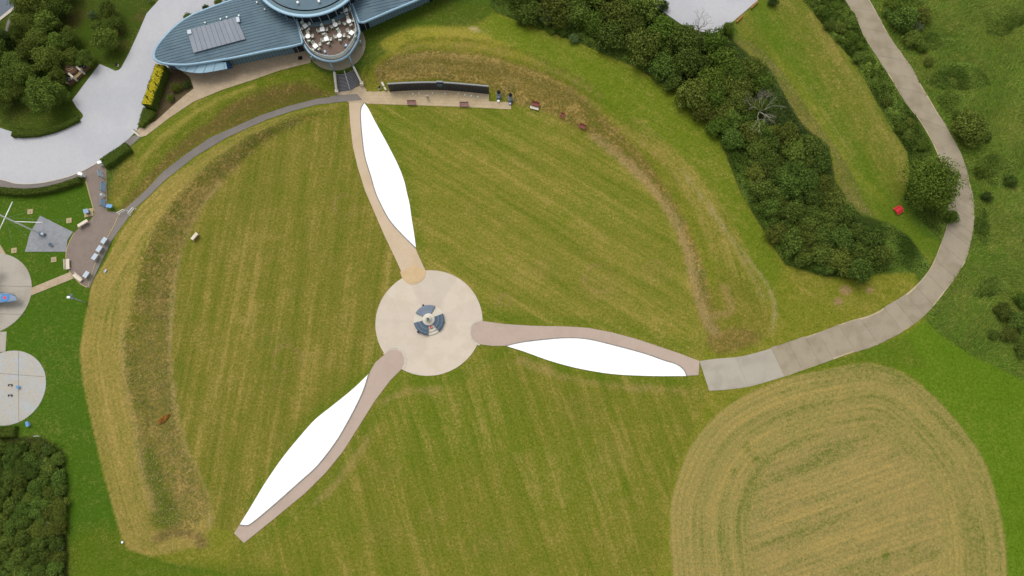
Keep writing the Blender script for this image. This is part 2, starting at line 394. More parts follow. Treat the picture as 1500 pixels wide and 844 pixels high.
LF = {
 'shrub': mat_leaf('dark_shrub_leaves', (.040,.074,.011), (.180,.265,.044), .30),
 'olive': mat_leaf('olive_shrub_leaves', (.055,.080,.011), (.210,.262,.046), .26),
 'tree': mat_leaf('tree_leaves', (.042,.074,.010), (.190,.255,.042), .28),
 'bright': mat_leaf('bright_leaves', (.050,.090,.010), (.165,.245,.034), .15),
 'pale': mat_leaf('pale_green_leaves', (.075,.125,.035), (.190,.265,.090), .12),
 'conifer': mat_leaf('deep_green_leaves', (.030,.056,.012), (.100,.150,.032), .15),
 'hedge': mat_leaf('clipped_hedge_leaves', (.052,.085,.010), (.130,.185,.026), .12),
 'bramble': mat_leaf('bramble_leaves', (.050,.088,.011), (.200,.290,.046), .05),
 'white': mat_leaf('white_flowering_leaves', (.045,.078,.016), (.115,.170,.040), .12, (.68,.68,.58), .24),
 'yellow': mat_leaf('yellow_flowers', (.46,.38,.020), (.72,.62,.04), .05),
 'grass': mat_leaf('grass_blades', (.080,.135,.016), (.235,.285,.050), .0),
 'hay': mat_leaf('dry_grass_blades', (.140,.145,.034), (.420,.345,.145), .0),
 'rust': mat_leaf('dead_bracken', (.26,.11,.02), (.44,.21,.05), .0),
}

# ------------------------------------------------------------------ ground: one sheet, fine in view, coarse to the horizon
def axis(a, b, step, far):
    mid = np.arange(a, b+step/2, step); g = []; d = step
    while (g[-1] if g else 0) < far: d *= 1.35; g.append((g[-1] if g else 0)+d)
    g = np.array(g); return np.r_[(a-g)[::-1], mid, mid[-1]+g]
GX = axis(-108, 112, .34, 3500); GY = axis(-32, 98, .34, 3500)
X, Y = np.meshgrid(GX, GY); Z = hts(X, Y)
# low-frequency wobble for zone edges (sum of sines stands in for noise)
def wob(X, Y, s, k=5, seed=3):
    r = np.random.default_rng(seed); o = np.zeros(X.shape)
    for i in range(k):
        a = r.uniform(0, 6.283); f = s*r.uniform(.6, 2.2); o += np.sin((X*math.cos(a)+Y*math.sin(a))*f+r.uniform(0, 6.28))
    return o/k
W1 = wob(X, Y, .5); W2 = wob(X, Y, 1.7, 6, 9); W3 = wob(X, Y, .12, 5, 21)
col = np.zeros(X.shape+(3,)); mow = np.zeros(X.shape+(3,)); dry = np.zeros(X.shape)
def fill(c, d_amp, mow_amp): col[:] = c; dry[:] = d_amp; mow[..., 2] = mow_amp
fill(alb(76,100,28), .25, 0)
def px_dir(u, v, du, dv):
    a = px(u, v); b = px(u+du, v+dv); d = (b-a); d.z = 0; return d.normalized()
def zone(poly, c, soft=.5, d_amp=None, mow_amp=None, mowdir=None, concentric=False, wobble=.25, amt=1.0, curved=True, per=5):
    """lay a kind of turf: own colour, dryness and mowing direction"""
    P = gxy(smooth_line(poly, per, True) if curved else poly); A = np.array(P)
    m = (X > A[:,0].min()-4) & (X < A[:,0].max()+4) & (Y > A[:,1].min()-4) & (Y < A[:,1].max()+4)
    x, y = X[m], Y[m]; ins = inside(P, x, y); d = line_dist(P, x, y, True); sd = np.where(ins, -d, d)
    f = np.clip(.5-(sd+wobble*(W1[m]*.6+W2[m]*.6))/soft, 0, 1); f = f*f*(3-2*f)*amt
    col[m] = col[m]*(1-f[:,None])+np.array(c)*f[:,None]
    if d_amp is not None: dry[m] = dry[m]*(1-f)+d_amp*f
    hard = f > .5
    if mow_amp is not None: mow[..., 2][m] = mow[..., 2][m]*(1-f)+mow_amp*f
    idx = np.argwhere(m)[hard]
    if concentric:
        mow[idx[:,0], idx[:,1], 0] = d[hard]; mow[idx[:,0], idx[:,1], 1] = np.arctan2(x[hard]-A[:,0].mean(), y[hard]-A[:,1].mean())*12
    elif mowdir is not None:
        dv = mowdir; mow[idx[:,0], idx[:,1], 0] = x[hard]*dv.y-y[hard]*dv.x; mow[idx[:,0], idx[:,1], 1] = x[hard]*dv.x+y[hard]*dv.y
def strip(line, width, c, soft=.5, amt=1.0, d_amp=None, wobble=.3):
    P = gxy(smooth_line(line, 5)); A = np.array(P)
    m = (X > A[:,0].min()-6) & (X < A[:,0].max()+6) & (Y > A[:,1].min()-6) & (Y < A[:,1].max()+6)
    d = line_dist(P, X[m], Y[m], False)-width/2+wobble*(W2[m]+W1[m]); f = np.clip(.5-d/soft, 0, 1)*amt
    col[m] = col[m]*(1-f[:,None])+np.array(c)*f[:,None]
    if d_amp is not None: dry[m] = dry[m]*(1-f)+d_amp*f

FOOT_W = [(509,150),(480,165),(430,182),(390,205),(350,240),(320,270),(290,310),(268,360),(255,410),(249,470),(250,540),(257,600),(269,649),(289,690),(306,727),(308,770)]
FOOT_E = [(752,152),(800,163),(850,190),(900,225),(940,260),(975,305),(1000,360),(1013,410),(1023,460),(1040,495)]
lawn = alb(122,124,34)
# everything mown round the propeller
zone([(175,330),(300,200),(510,140),(540,90),(720,10),(820,50),(935,98),(1012,150),(1064,226),(1125,348),(1205,405),(1340,400),(1355,470),(1430,525),(1560,590),(1600,950),(1200,1100),(200,1100),(60,930),(120,700),(110,500)], lawn, .6, .5, .25, px_dir(850,350,1,.58), curved=False)
# bowl, three mowing directions between the blades
zone([(512,150),(531,152),(600,400),(628,472),(740,480),(1024,529),(1040,495)]+FOOT_E[::-1][1:]+[(749,161),(537,152)], alb(127,125,42), .4, .62, .55, px_dir(850,350,1,.60), curved=False)
zone([(512,150),(560,330),(590,400),(628,472),(540,540),(343,781),(308,770)]+FOOT_W[::-1][1:], alb(122,118,41), .4, .66, .58, px_dir(400,450,-.17,1), curved=False)
zone([(343,781),(540,590),(628,530),(700,500),(1005,551),(1040,572),(990,690),(960,860),(985,1000),(300,1000)], alb(118,119,35), .5, .55, .55, px_dir(680,700,.30,1), curved=False)
# deep green lawn on the west side and by the thicket
zone([(-300,330),(0,262),(60,285),(125,262),(140,305),(95,345),(97,385),(105,405),(130,425),(125,464),(117,516),(123,565),(133,613),(150,687),(173,770),(185,806),(240,822),(330,840),(330,960),(-300,960)], alb(72,104,18), .5, .25, .1, px_dir(110,600,.1,1), curved=False)
zone([(100,800),(170,775),(240,822),(330,830),(430,850),(430,960),(60,960)], alb(92,108,22), 3, .25, .2, amt=.8)
# greener patches inside the lawns
for (u, v, r) in ((620,560,30),(700,610,60),(640,640,55),(575,600,18),(560,175,22),(620,180,40),(740,180,45),(880,300,40),(480,760,30),(830,700,60)):
    zone([(u+r*math.cos(a)*1.5, v+r*math.sin(a)) for a in np.arange(0, 6.28, .8)], alb(96,118,18), 6, amt=.30, wobble=3)
for (u, v, r) in ((880,420,25),(960,400,20),(800,390,20),(430,640,18),(400,500,18),(735,440,12),(560,690,16),(720,800,25),(560,780,20),(860,600,26),(640,760,14),(900,660,20)):
    zone([(u+r*math.cos(a)*1.4, v+r*math.sin(a)*.8) for a in np.arange(0, 6.28, .8)], alb(146,126,72), 2.5, amt=.14, wobble=2.2)
for (u, v, r) in ((352,492,20),(420,526,21),(878,408,22),(960,392,12),(740,440,9),(505,300,16),(395,560,12)):
    strip([(u+r*math.cos(a), v+r*.9*math.sin(a)) for a in np.linspace(0, 6.28, 14)], .25, alb(150,120,78), .5, .38, wobble=.35)
for ln in ([(600,556),(640,560),(690,540),(735,515),(770,522),(840,545),(910,556),(1010,558)],[(596,546),(575,575),(552,608),(525,650),(490,700),(440,745),(380,795)],[(618,390),(614,365),(606,300),(590,245),(560,185)],[(715,464),(800,470),(870,474),(935,488),(1000,512)],[(548,500),(543,540),(515,565),(460,610),(410,668),(362,745)]):
    strip(ln, 2.0, alb(94,114,20), 1.5, .55)
for ln in ([(555,590),(600,572),(640,572)],[(760,528),(830,552),(900,566),(1000,572)],[(540,640),(500,700),(460,740)]):
    strip(ln, .9, alb(164,138,84), 1.0, .45, wobble=.6)
# west bank: pale mown outer shoulder, brown rough inner slope, bleached foot line
zone([(500,152),(430,165),(360,190),(300,225),(240,268),(200,308),(178,340),(160,372),(136,413),(125,464),(117,516),(123,565),(133,613),(150,687),(173,770),(185,804),(222,815),(262,808),(292,797),(308,775)]+FOOT_W[::-1][1:-1], alb(146,132,62), .35, .75, .7, concentric=True, wobble=.1, curved=False)
zone([(505,156),(430,172),(360,200),(310,235),(262,285),(226,330),(203,394),(190,464),(178,500),(181,551),(197,622),(202,674),(222,739),(226,770),(280,775),(306,750),(306,727),(289,690),(269,649),(257,600),(250,540),(249,470),(255,410),(268,360),(290,310),(320,270),(350,240),(390,205),(430,182),(480,165)], alb(126,116,46), .8, 1.0, .35, concentric=True, wobble=.5, curved=False)
zone([(228,400),(252,400),(246,480),(248,560),(262,640),(290,710),(296,750),(240,760),(215,690),(204,620),(192,540),(200,470)], alb(128,118,52), 2.5, .8, .1, amt=.7)
zone([(205,665),(222,735),(224,772),(262,770),(262,740),(240,700),(225,660)], alb(94,106,30), 1.5, .4, .1, amt=.8)
zone([(268,300),(300,262),(330,236),(350,242),(320,272),(292,312),(270,360),(257,410),(251,470),(252,540),(259,600),(271,649),(290,690),(304,727),(302,748),(262,740),(244,690),(232,640),(222,580),(218,520),(222,450),(234,390),(248,340)], alb(146,126,66), 2.2, 1.0, .2, amt=.75, wobble=.8, curved=False)
zone([(226,470),(242,470),(246,560),(252,620),(240,620),(228,560)], alb(112,112,40), 2.0, .8, .2, amt=.6, wobble=.8)
strip(FOOT_W[5:], .5, alb(166,146,94), .7, .7)
strip([(232,790),(255,780),(285,785),(296,795)], 1.6, alb(118,98,58), 1, .8)
strip([(178,480),(184,560),(200,630),(208,690),(225,745)], .9, alb(158,138,82), .8, .7)
# north-west bank
zone([(158,296),(170,262),(190,215),(214,199),(248,173),(284,149),(325,132),(368,118),(411,103),(454,92),(470,106),(489,110),(494,140),(464,145),(421,156),(382,169),(344,186),(308,202),(240,251),(213,280),(195,296),(176,312)], alb(104,114,26), .4, .45, .3, concentric=True, curved=False)
strip([(170,296),(190,262),(225,214),(262,183),(300,157),(350,133),(370,127)], 1.0, alb(152,140,62), 1.0, .75)
zone([(176,308),(196,282),(235,238),(280,196),(330,160),(380,131),(440,122),(478,132),(484,140),(421,154),(344,184),(308,200),(240,249),(195,294)], alb(112,96,46), 1.8, .6, .15, wobble=.7, curved=False)
zone([(310,190),(370,150),(430,135),(470,140),(421,154),(344,182)], alb(100,96,36), 1.6, .5, .1, amt=.6, curved=False)
zone([(158,290),(164,262),(180,240),(200,235),(196,262),(180,290)], alb(122,112,46), 2.2, .7, .2, amt=.7)
# north-east bank: lush by the building, yellow crest, brown rough face, bleached foot
zone([(536,60),(545,46),(606,22),(650,2),(720,8),(730,20),(690,38),(620,45),(570,65),(548,95),(536,110)], alb(78,96,22), 1.6, .3, .1, curved=False)
zone([(560,60),(610,40),(680,42),(760,60),(800,84),(760,88),(690,74),(610,66),(575,78)], alb(150,142,48), 1.6, .5, .5, px_dir(650,50,1,.1), amt=.85)
strip([(690,42),(730,50),(765,63),(788,73)], .8, alb(186,166,120), .6, .85)
zone([(720,20),(761,33),(817,53),(871,74),(935,102),(975,128),(1012,155),(1039,180),(1062,228),(1085,286),(1122,350),(1148,390),(1130,440),(1090,420),(1050,330),(1000,265),(930,195),(850,130),(770,80),(700,45)], alb(108,122,26), 1.5, .45, .25, px_dir(900,130,1,.55), curved=False)
BROWN_E = [(548,100),(575,82),(640,74),(720,84),(780,100),(840,130),(885,172),(930,216),(970,266),(1003,322),(1026,380),(1044,440),(1054,488),(1040,497)]+FOOT_E[::-1][1:]+[(715,125),(640,116),(570,119),(552,122)]
zone(BROWN_E, alb(130,110,50), 1.0, 1.0, .5, concentric=True, wobble=.5, curved=False)
zone([(560,88),(640,84),(720,92),(800,118),(860,150),(800,145),(720,112),(640,100),(570,104)], alb(118,106,44), 1.5, .6, .2, amt=.7)
zone([(930,200),(985,255),(1030,325),(1060,395),(1078,450),(1110,490),(1138,480),(1125,430),(1100,380),(1070,320),(1020,250),(970,205)], alb(134,128,48), 1.4, .7, .6, concentric=True, amt=.85)
for k_ in range(5): strip([(900+9*k_,196-8*k_),(950+10*k_,236-8*k_),(1000+10*k_,298-8*k_),(1035+9*k_,372-6*k_),(1052+10*k_,440)], .35, alb(158,136,76) if k_ % 2 else alb(104,108,30), .6, .5, wobble=.25)
for k_ in range(5): strip([(560+6*k_,108-9*k_),(610,92-8*k_),(680,90-8*k_),(750,104-8*k_),(820,132-8*k_),(880,168-9*k_)], .45, alb(160,136,78) if k_ % 2 else alb(100,96,34), .7, .45, wobble=.4)
zone([(1030,470),(1060,400),(1100,420),(1130,470),(1110,500),(1060,508)], alb(116,112,36), 2, .6, .3, amt=.6)
strip([(868,200),(910,232),(950,270),(985,318),(1005,365),(1020,420),(1035,470),(1050,490)], 1.5, alb(164,138,88), .8, .85, .8)
strip([(1000,250),(1040,305),(1070,345),(1100,385),(1125,420),(1136,455),(1130,482)], .45, alb(164,148,96), .6, .75)
strip([(1040,300),(1075,360),(1100,400),(1120,440)], .45, alb(160,142,90), .6, .65)
strip([(1060,420),(1072,450),(1066,460),(1045,462)], 1.3, alb(150,126,72), .8, .7)
zone([(1035,495),(1085,480),(1115,495),(1080,515),(1050,518)], alb(122,100,52), 1.6, .6, .1, amt=.7)
for (u, v, r) in ((1239,425,9),(1274,425,7),(1228,441,6),(1303,507,9)): zone([(u+r*math.cos(a), v+r*.7*math.sin(a)) for a in np.arange(0, 6.28, 1)], alb(158,126,92), .7, amt=.8, wobble=.4)
# right of the hay: fresh green lawn
zone([(1335,482),(1353,467),(1375,490),(1424,522),(1500,556),(1600,600),(1600,1000),(1460,1000),(1475,844),(1446,686),(1392,607),(1340,555),(1290,528),(1240,525),(1300,500)], alb(92,120,18), 1.0, .25, .2, px_dir(1450,640,.2,1), curved=False)
zone([(1125,540),(1240,521),(1300,503),(1330,490),(1360,540),(1318,540),(1210,538),(1140,555)], alb(90,110,22), 1.2, .3, .1, amt=.8, curved=False)
# hay ring and its inner cross-mown heart
HAY = [(982,751),(989,711),(1017,646),(1064,596),(1140,558),(1207,542),(1271,533),(1318,545),(1357,572),(1392,607),(1421,643),(1446,686),(1467,761),(1475,844),(1468,930),(1400,1020),(1230,1050),(1060,1010),(1000,910),(984,820)]
zone(HAY, alb(148,136,74), .5, .7, .8, concentric=True, wobble=.12)
zone([(1240+142*math.cos(a), 775+142*math.sin(a)) for a in np.arange(0, 6.28, .4)], alb(151,136,78), 3.0, .7, .75, px_dir(1240,740,1,-.36), wobble=1)
for (u, v, r) in ((1298,812,7),(1416,776,4),(1094,656,8),(1106,672,6),(1075,690,5)): zone([(u+r*math.cos(a), v+r*math.sin(a)) for a in np.arange(0, 6.28, 1)], alb(78,104,24), 1.0, amt=.75, wobble=.3)
# middle grass between thicket and concrete road
zone([(1075,30),(1112,-4),(1150,-40),(1180,-20),(1218,54),(1254,93),(1281,144),(1305,186),(1329,222),(1333,255),(1318,300),(1350,345),(1376,355),(1362,392),(1330,360),(1290,325),(1240,290),(1180,190),(1125,100),(1090,70)], alb(110,116,36), .8, .6, .35, px_dir(1200,150,.6,1), curved=False)
strip([(1110,10),(1150,70),(1190,130),(1230,195),(1262,250),(1290,295),(1330,335),(1362,370)], 5.0, alb(88,114,20), 2.6, .7, .3)
strip([(1135,80),(1180,140),(1215,195),(1250,250),(1290,290)], 1.3, alb(124,130,34), 1.5, .6)
strip([(1080,60),(1130,110),(1165,165),(1200,210),(1222,260),(1260,308)], 1.5, alb(136,124,60), 1.6, .5)
strip([(1190,30),(1225,80),(1262,130),(1285,175),(1318,225),(1322,262)], 2.2, alb(134,128,56), 1.6, .7)
# rough meadow beyond the road, thicket floors, wood floor, soil bed
zone([(1275,0),(1300,48),(1350,126),(1409,230),(1427,322),(1412,387),(1385,426),(1353,467),(1375,490),(1424,522),(1500,556),(1700,640),(1800,0),(1600,-140),(1250,-140)], alb(82,110,26), .6, .7, 0, curved=False)
for (u, v, r) in ((1460,40,40),(1420,110,24),(1480,180,30),(1400,30,20),(1455,330,28),(1480,430,24),(1440,470,16),(1350,90,14),(1400,200,12),(1440,260,12)):
    zone([(u+r*math.cos(a), v+r*math.sin(a)) for a in np.arange(0, 6.28, .8)], alb(100,108,34), 3, amt=.6, wobble=2)
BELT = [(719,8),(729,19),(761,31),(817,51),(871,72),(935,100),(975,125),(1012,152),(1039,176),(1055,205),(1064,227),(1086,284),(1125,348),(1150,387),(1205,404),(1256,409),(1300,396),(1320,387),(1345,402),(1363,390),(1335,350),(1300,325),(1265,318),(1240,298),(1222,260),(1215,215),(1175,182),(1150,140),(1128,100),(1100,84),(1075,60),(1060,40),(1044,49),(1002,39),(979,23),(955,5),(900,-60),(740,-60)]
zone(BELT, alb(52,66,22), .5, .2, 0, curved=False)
zone([(-300,645),(0,640),(60,640),(92,660),(97,700),(99,790),(100,960),(-300,960)], alb(48,60,20), .6, .2, 0, curved=False)
zone([(-300,-200),(240,-200),(233,0),(203,48),(177,100),(146,94),(106,147),(121,170),(84,191),(46,198),(0,187),(-300,150)], alb(64,82,18), .6, .2, .05, curved=False)
for (u, v, r) in ((112,25,18),(100,40,12),(176,44,7),(180,65,6),(205,25,8)): zone([(u+r*math.cos(a), v+r*math.sin(a)) for a in np.arange(0, 6.28, 1)], alb(86,72,38), 2, amt=.6, wobble=1)
zone([(232,98),(262,100),(276,112),(284,128),(260,150),(226,180),(210,186)], alb(92,76,56), .4, .0, 0, curved=False)
strip([(0,279),(50,282),(100,272),(120,264)], .9, alb(86,74,40), .8, .6)

_l = col@np.array([.3,.6,.1]); col = col*.97+_l[...,None]*np.array([1.05,1.0,.55])*.03
vals = np.c_[X.ravel(), Y.ravel(), Z.ravel()]
ny, nx = X.shape; I = np.arange(nx*ny).reshape(ny, nx)
quads = np.c_[I[:-1,:-1].ravel(), I[:-1,1:].ravel(), I[1:,1:].ravel(), I[1:,:-1].ravel()]
t = NT('turf'); P_ = t.pos(); ca = t.attr('turf_color').outputs['Color']; mv = t.attr('mow').outputs['Vector']; da = t.attr('dryness').outputs['Fac']
sp = t.n('ShaderNodeSeparateXYZ'); t.put(sp.inputs[0], mv)
cb = t.n('ShaderNodeCombineXYZ'); t.put(cb.inputs[0], t.math('MULTIPLY', sp.outputs[0], 1.15)); t.put(cb.inputs[1], t.math('MULTIPLY', sp.outputs[1], .055))
cb2 = t.n('ShaderNodeCombineXYZ'); t.put(cb2.inputs[0], t.math('MULTIPLY', sp.outputs[0], .42)); t.put(cb2.inputs[1], t.math('MULTIPLY', sp.outputs[1], .03))
st1 = t.noise(cb.outputs[0], 1.0, 3, .6); st2 = t.noise(cb2.outputs[0], 1.0, 3, .55)
n0 = t.noise(P_, .09, 4, .6); n1 = t.noise(P_, .45, 6, .62); n2 = t.noise(P_, 2.2, 6, .65); n3 = t.noise(P_, 9.0, 4, .7); n4 = t.noise(P_, 3.6, 3, .75)
amp = sp.outputs[2]
sv = t.math('ADD', t.math('SUBTRACT', st1, .5), t.math('MULTIPLY', t.math('SUBTRACT', st2, .5), 1.0))
def term(x, k): return t.math('MULTIPLY', t.math('SUBTRACT', x, .5), k)
dv = t.math('ADD', term(n1, 1.0), term(n2, 1.35)); dv = t.math('ADD', dv, term(n3, .8)); dv = t.math('ADD', dv, term(n4, .9)); dv = t.math('ADD', dv, t.math('MULTIPLY', t.math('ADD', term(n1, 1.6), term(n2, 1.6)), t.ramp(da, .85, 1.0))); dv = t.math('ADD', dv, term(n0, .9))
dv = t.math('ADD', dv, t.math('MULTIPLY', t.math('ADD', term(st1, 1.8), term(st2, 2.1)), amp))
c1 = t.mix(t.math('MULTIPLY', t.ramp(dv, -.04, .56), t.math('MULTIPLY', da, .9)), ca, alb(168,143,80))
c2 = t.mix(t.math('MULTIPLY', t.ramp(t.math('MULTIPLY', dv, -1.0), -.04, .50), .72), c1, t.mix(.68, ca, alb(80,110,10)))
wv = t.math('FRACT', t.math('ADD', t.math('MULTIPLY', sp.outputs[0], 1.05), t.math('MULTIPLY', n1, .9)))
ln = t.math('MULTIPLY', t.math('SUBTRACT', 1.0, t.ramp(t.math('ABSOLUTE', t.math('SUBTRACT', wv, .5)), .05, .24)), t.ramp(st1, .36, .56))
c2 = t.mix(t.math('MULTIPLY', ln, t.math('MULTIPLY', t.ramp(amp, .5, .95), .75)), c2, t.mix(.35, ca, alb(96,108,30)))
f = t.math('ADD', 1.0, t.math('MULTIPLY', t.math('SUBTRACT', n2, .5), .75)); f = t.math('ADD', f, t.math('MULTIPLY', t.math('SUBTRACT', n3, .5), 1.2)); f = t.math('ADD', f, t.math('MULTIPLY', t.math('SUBTRACT', n4, .5), .9))
f = t.math('ADD', f, t.math('MULTIPLY', t.math('MULTIPLY', sv, amp), .45))
f = t.math('MAXIMUM', f, .25)
t.b.inputs['Specular IOR Level'].default_value = .08
t.bump(t.math('ADD', n2, t.math('MULTIPLY', n3, .8)), .6, .12)
M['turf'] = t.done(t.scaled(c2, f))
gm = np_mesh('ground', vals, quads, [M['turf']], True)
a = gm.attributes.new('turf_color', 'FLOAT_COLOR', 'POINT'); a.data.foreach_set('color', np.c_[col.reshape(-1,3), np.ones(nx*ny)].astype(np.float32).ravel())
a = gm.attributes.new('mow', 'FLOAT_VECTOR', 'POINT'); a.data.foreach_set('vector', mow.reshape(-1,3).astype(np.float32).ravel())
a = gm.attributes.new('dryness', 'FLOAT', 'POINT'); a.data.foreach_set('value', dry.ravel().astype(np.float32))
tag(obj('ground', gm), kind='structure')

# ------------------------------------------------------------------ sheets draped on the terrain
def drape_xy(name, P, mat, off, parent=None, step=.9, skirt=.12, kind='structure', flat=None):
    """P: world outline; the sheet follows the ground at height off, with a skirt down its edge"""
    P = densify(P, step); A = np.array(P)
    gx, gy = np.meshgrid(np.arange(A[:,0].min(), A[:,0].max(), step), np.arange(A[:,1].min(), A[:,1].max(), step))
    gx, gy = gx.ravel(), gy.ravel(); ok = inside(A, gx, gy); gx, gy = gx[ok], gy[ok]
    if len(gx):
        ok = line_dist(A, gx, gy, True) > step*.35; gx, gy = gx[ok], gy[ok]
    n = len(P); vs = [Vector(p) for p in P]+[Vector(p) for p in zip(gx, gy)]
    V, E, F, ov = geometry.delaunay_2d_cdt(vs, [(i, (i+1) % n) for i in range(n)], [], 1, 1e-5)[:4]
    V = np.array([(v.x, v.y) for v in V]); z = (hts(V[:,0], V[:,1]) if flat is None else np.full(len(V), flat))+off
    verts = [(*v, zz) for v, zz in zip(V, z)]; faces = [tuple(f) for f in F]
    # boundary edges get a skirt
    cnt = {}
    for f in faces:
        for i in range(len(f)):
            e = (f[i], f[(i+1) % len(f)]); cnt[e] = 1
    bd = [e for e in cnt if (e[1], e[0]) not in cnt]; low = {}
    for e in bd:
        for k in e:
            if k not in low: low[k] = len(verts); verts.append((V[k][0], V[k][1], z[k]-off-skirt))
    for (p, q) in bd: faces.append((q, p, low[p], low[q]))
    m = bpy.data.meshes.new(name); m.from_pydata(verts, [], faces)
    m.materials.append(mat); m.update(); o = obj(name, m, parent)
    if kind and parent is None: o['kind'] = kind
    return o
def drape(name, poly, mat, off, curved=False, **kw):
    return drape_xy(name, gxy(smooth_line(poly, 5, True) if curved else poly), mat, off, **kw)
def ribbon(name, line, width, mat, off, parent=None, kind='structure'):
    """narrow band centred on a world polyline"""
    L = resample(line, max(3, int(np.linalg.norm(np.diff(np.array([p[:2] for p in line]), axis=0), axis=1).sum()/.5))); d = np.gradient(L, axis=0); d /= np.linalg.norm(d, axis=1)[:,None]+1e-9
    nrm = np.c_[-d[:,1], d[:,0]]*width/2; mb = MB(); n = len(L); vs = []
    for p, q in zip(L+nrm, L-nrm):
        z1, z2 = h(*p)+off, h(*q)+off; vs += [(p[0],p[1],z1-.12-off), (p[0],p[1],z1), (q[0],q[1],z2), (q[0],q[1],z2-.12-off)]
    fs = []
    for i in range(n-1):
        for k in range(3): fs.append((4*i+k, 4*(i+1)+k, 4*(i+1)+k+1, 4*i+k+1))
    mb.add(vs, fs); o = mb.build(name, mat, parent)
    if kind and parent is None: o['kind'] = kind
    return o

# central disc
DC = pg(628.5, 472); DR = ((pg(707,472)-DC).length+(DC-pg(550,472)).length)/2
t = NT('pale_disc_paving'); P_ = t.pos(); s_ = t.n('ShaderNodeVectorMath', operation='SUBTRACT'); t.put(s_.inputs[0], P_); s_.inputs[1].default_value = (DC.x, DC.y, 0)
sx = t.n('ShaderNodeSeparateXYZ'); t.put(sx.inputs[0], s_.outputs[0])
ang = t.math('ARCTAN2', sx.outputs[1], sx.outputs[0]); rad = t.math('SQRT', t.math('ADD', t.math('MULTIPLY', sx.outputs[0], sx.outputs[0]), t.math('MULTIPLY', sx.outputs[1], sx.outputs[1])))
sec = t.n('ShaderNodeTexWhiteNoise', noise_dimensions='1D'); t.put(sec.inputs['W'], t.math('FLOOR', t.math('MULTIPLY', ang, 8/math.pi/1.3)))
rings = t.math('FRACT', t.math('MULTIPLY', rad, 1.45)); n1 = t.noise(P_, .4, 5); n2 = t.noise(P_, 7, 3, .7)
c = t.mix(t.ramp(n1, .4, .65), alb(214,200,180), alb(206,191,170)); c = t.mix(t.math('MULTIPLY', sec.outputs[0], .6), c, alb(198,185,168))
f = t.math('ADD', .88, t.math('MULTIPLY', n2, .26)); f = t.math('SUBTRACT', f, t.math('MULTIPLY', t.ramp(rings, .93, .99), .045))
M['disc'] = t.done(t.scaled(c, f))
circ = [(DC.x+DR*math.cos(a), DC.y+DR*math.sin(a)) for a in np.linspace(0, 2*math.pi, 96, endpoint=False)]
drape_xy('disc_plaza', circ, M['disc'], .05)

# propeller: three paths with their white blades
def blade_set(path, blade_out, blade_in, mat, lab, round_end, endmat=None):
    drape('path', path, mat, .075)
    bl = thing('propeller_blade', lab, 'blade', pg(*blade_in[len(blade_in)//2]), 0, 'white propeller blades')
    base = bl.location.copy()
    ring = gxy(smooth_line(blade_out, 5)[:-1]+smooth_line(blade_in, 5)[:-1])
    o = drape_xy('white_surface', ring, M['white_paint'], .11, parent=bl, kind=None); 
    e = ribbon('sett_edging', gxy(smooth_line(blade_in, 5)), .20, M['edge'], .14, parent=bl, kind=None)
    for q in (o, e): q.matrix_parent_inverse = Matrix.Translation(-base)
    if round_end:
        e = ribbon('path_edging', gxy(smooth_line(round_end, 6)), .24, M['paleedge'] if endmat is None else endmat, .105)
blade_set([(511,148),(513,180),(517,215),(524,245),(535,280),(548,310),(563,345),(576,372),(588,398),(590,406),(596,413),(605,415),(614,412),(621,405),(623,396),(618,385),(612,372),(608,362),(600,354),(588,342),(570,321),(558,299),(550,281),(543,257),(534.4,228),(530,194),(528.4,171),(529,159),(533,150)],
          [(533.5,151),(540,160),(551,181),(569,214),(583.6,243),(592,265),(596,282),(600,299),(603,320),(607,345),(609.5,364)],
          [(609.5,364),(588,343),(570,322),(558,300),(550,282),(543,258),(534.4,229),(530,195),(528.4,171),(529,159),(533.5,151)],
          M['sandpath'], 'white propeller blade on the lawn, pointing to the terrace steps', [(587,398),(590,407),(597,414),(605,416),(614,413),(621,406),(623.5,396)], M['sandend'])
blade_set([(707,470.5),(741,475),(781,477.5),(832,478.5),(862,480.5),(898,487.4),(933,497),(971,509.7),(997,518.5),(1024.6,529),(1023,549.6),(1006,550.6),(1002,542),(991.6,533.5),(971,527),(946,518),(908,507.5),(862,496.5),(832,494.5),(801.6,496.5),(763.6,501),(741,506.6),(720.5,506.8),(704,504.6),(696,501),(691,495),(689.6,487),(691,480),(695,474)],
          [(741,506.8),(768.7,515.5),(801.6,527.4),(837,537.5),(872.5,544.6),(908,549),(958.7,551),(1005.6,550.9)],
          [(1005.6,550.9),(1002,542.6),(991.6,534),(971,527.4),(946,518.5),(908,508),(862,497),(832,495),(801.6,497),(763.6,501.6),(741,506.8)],
          M['pink'], 'white propeller blade on the lawn, pointing to the concrete road', [(706,469),(698,471),(692,475.5),(688.5,482),(688,489),(690.5,497),(696,502.5),(703,505.5)])
blade_set([(563,520),(571,513.5),(580,512),(588,516),(592,524),(592,533),(587,542),(572,557),(550,586),(528,621),(502.5,661.5),(477,692.7),(447.5,722),(403,758.8),(357.5,795.5),(343,781),(351,769),(361,769.8),(370,766),(403,738.6),(440,705.6),(466,681.7),(491.5,648.7),(506,625),(521,597),(532,573.4),(539,553),(543,543),(550,531)],
          [(540.5,547.5),(517,570),(488,593.6),(462,614.5),(440,638.8),(414,670.7),(388.7,707.4),(366.7,744),(351,769)],
          [(351,769),(361,769.8),(370,766),(403,738.6),(440,705.6),(466,681.7),(491.5,648.7),(506,625),(521,597),(532,573.4),(540.5,547.5)],
          M['pink'], 'white propeller blade on the lawn, pointing away from terrace and road', [(562,519),(570,511.5),(580,509.5),(590,514),(594.5,524),(594,534),(591,540)])
drape('path', [(589,399),(590,406),(596,413),(605,415),(614,412),(621,405),(622,397),(606,388)], M['sandend'], .09)

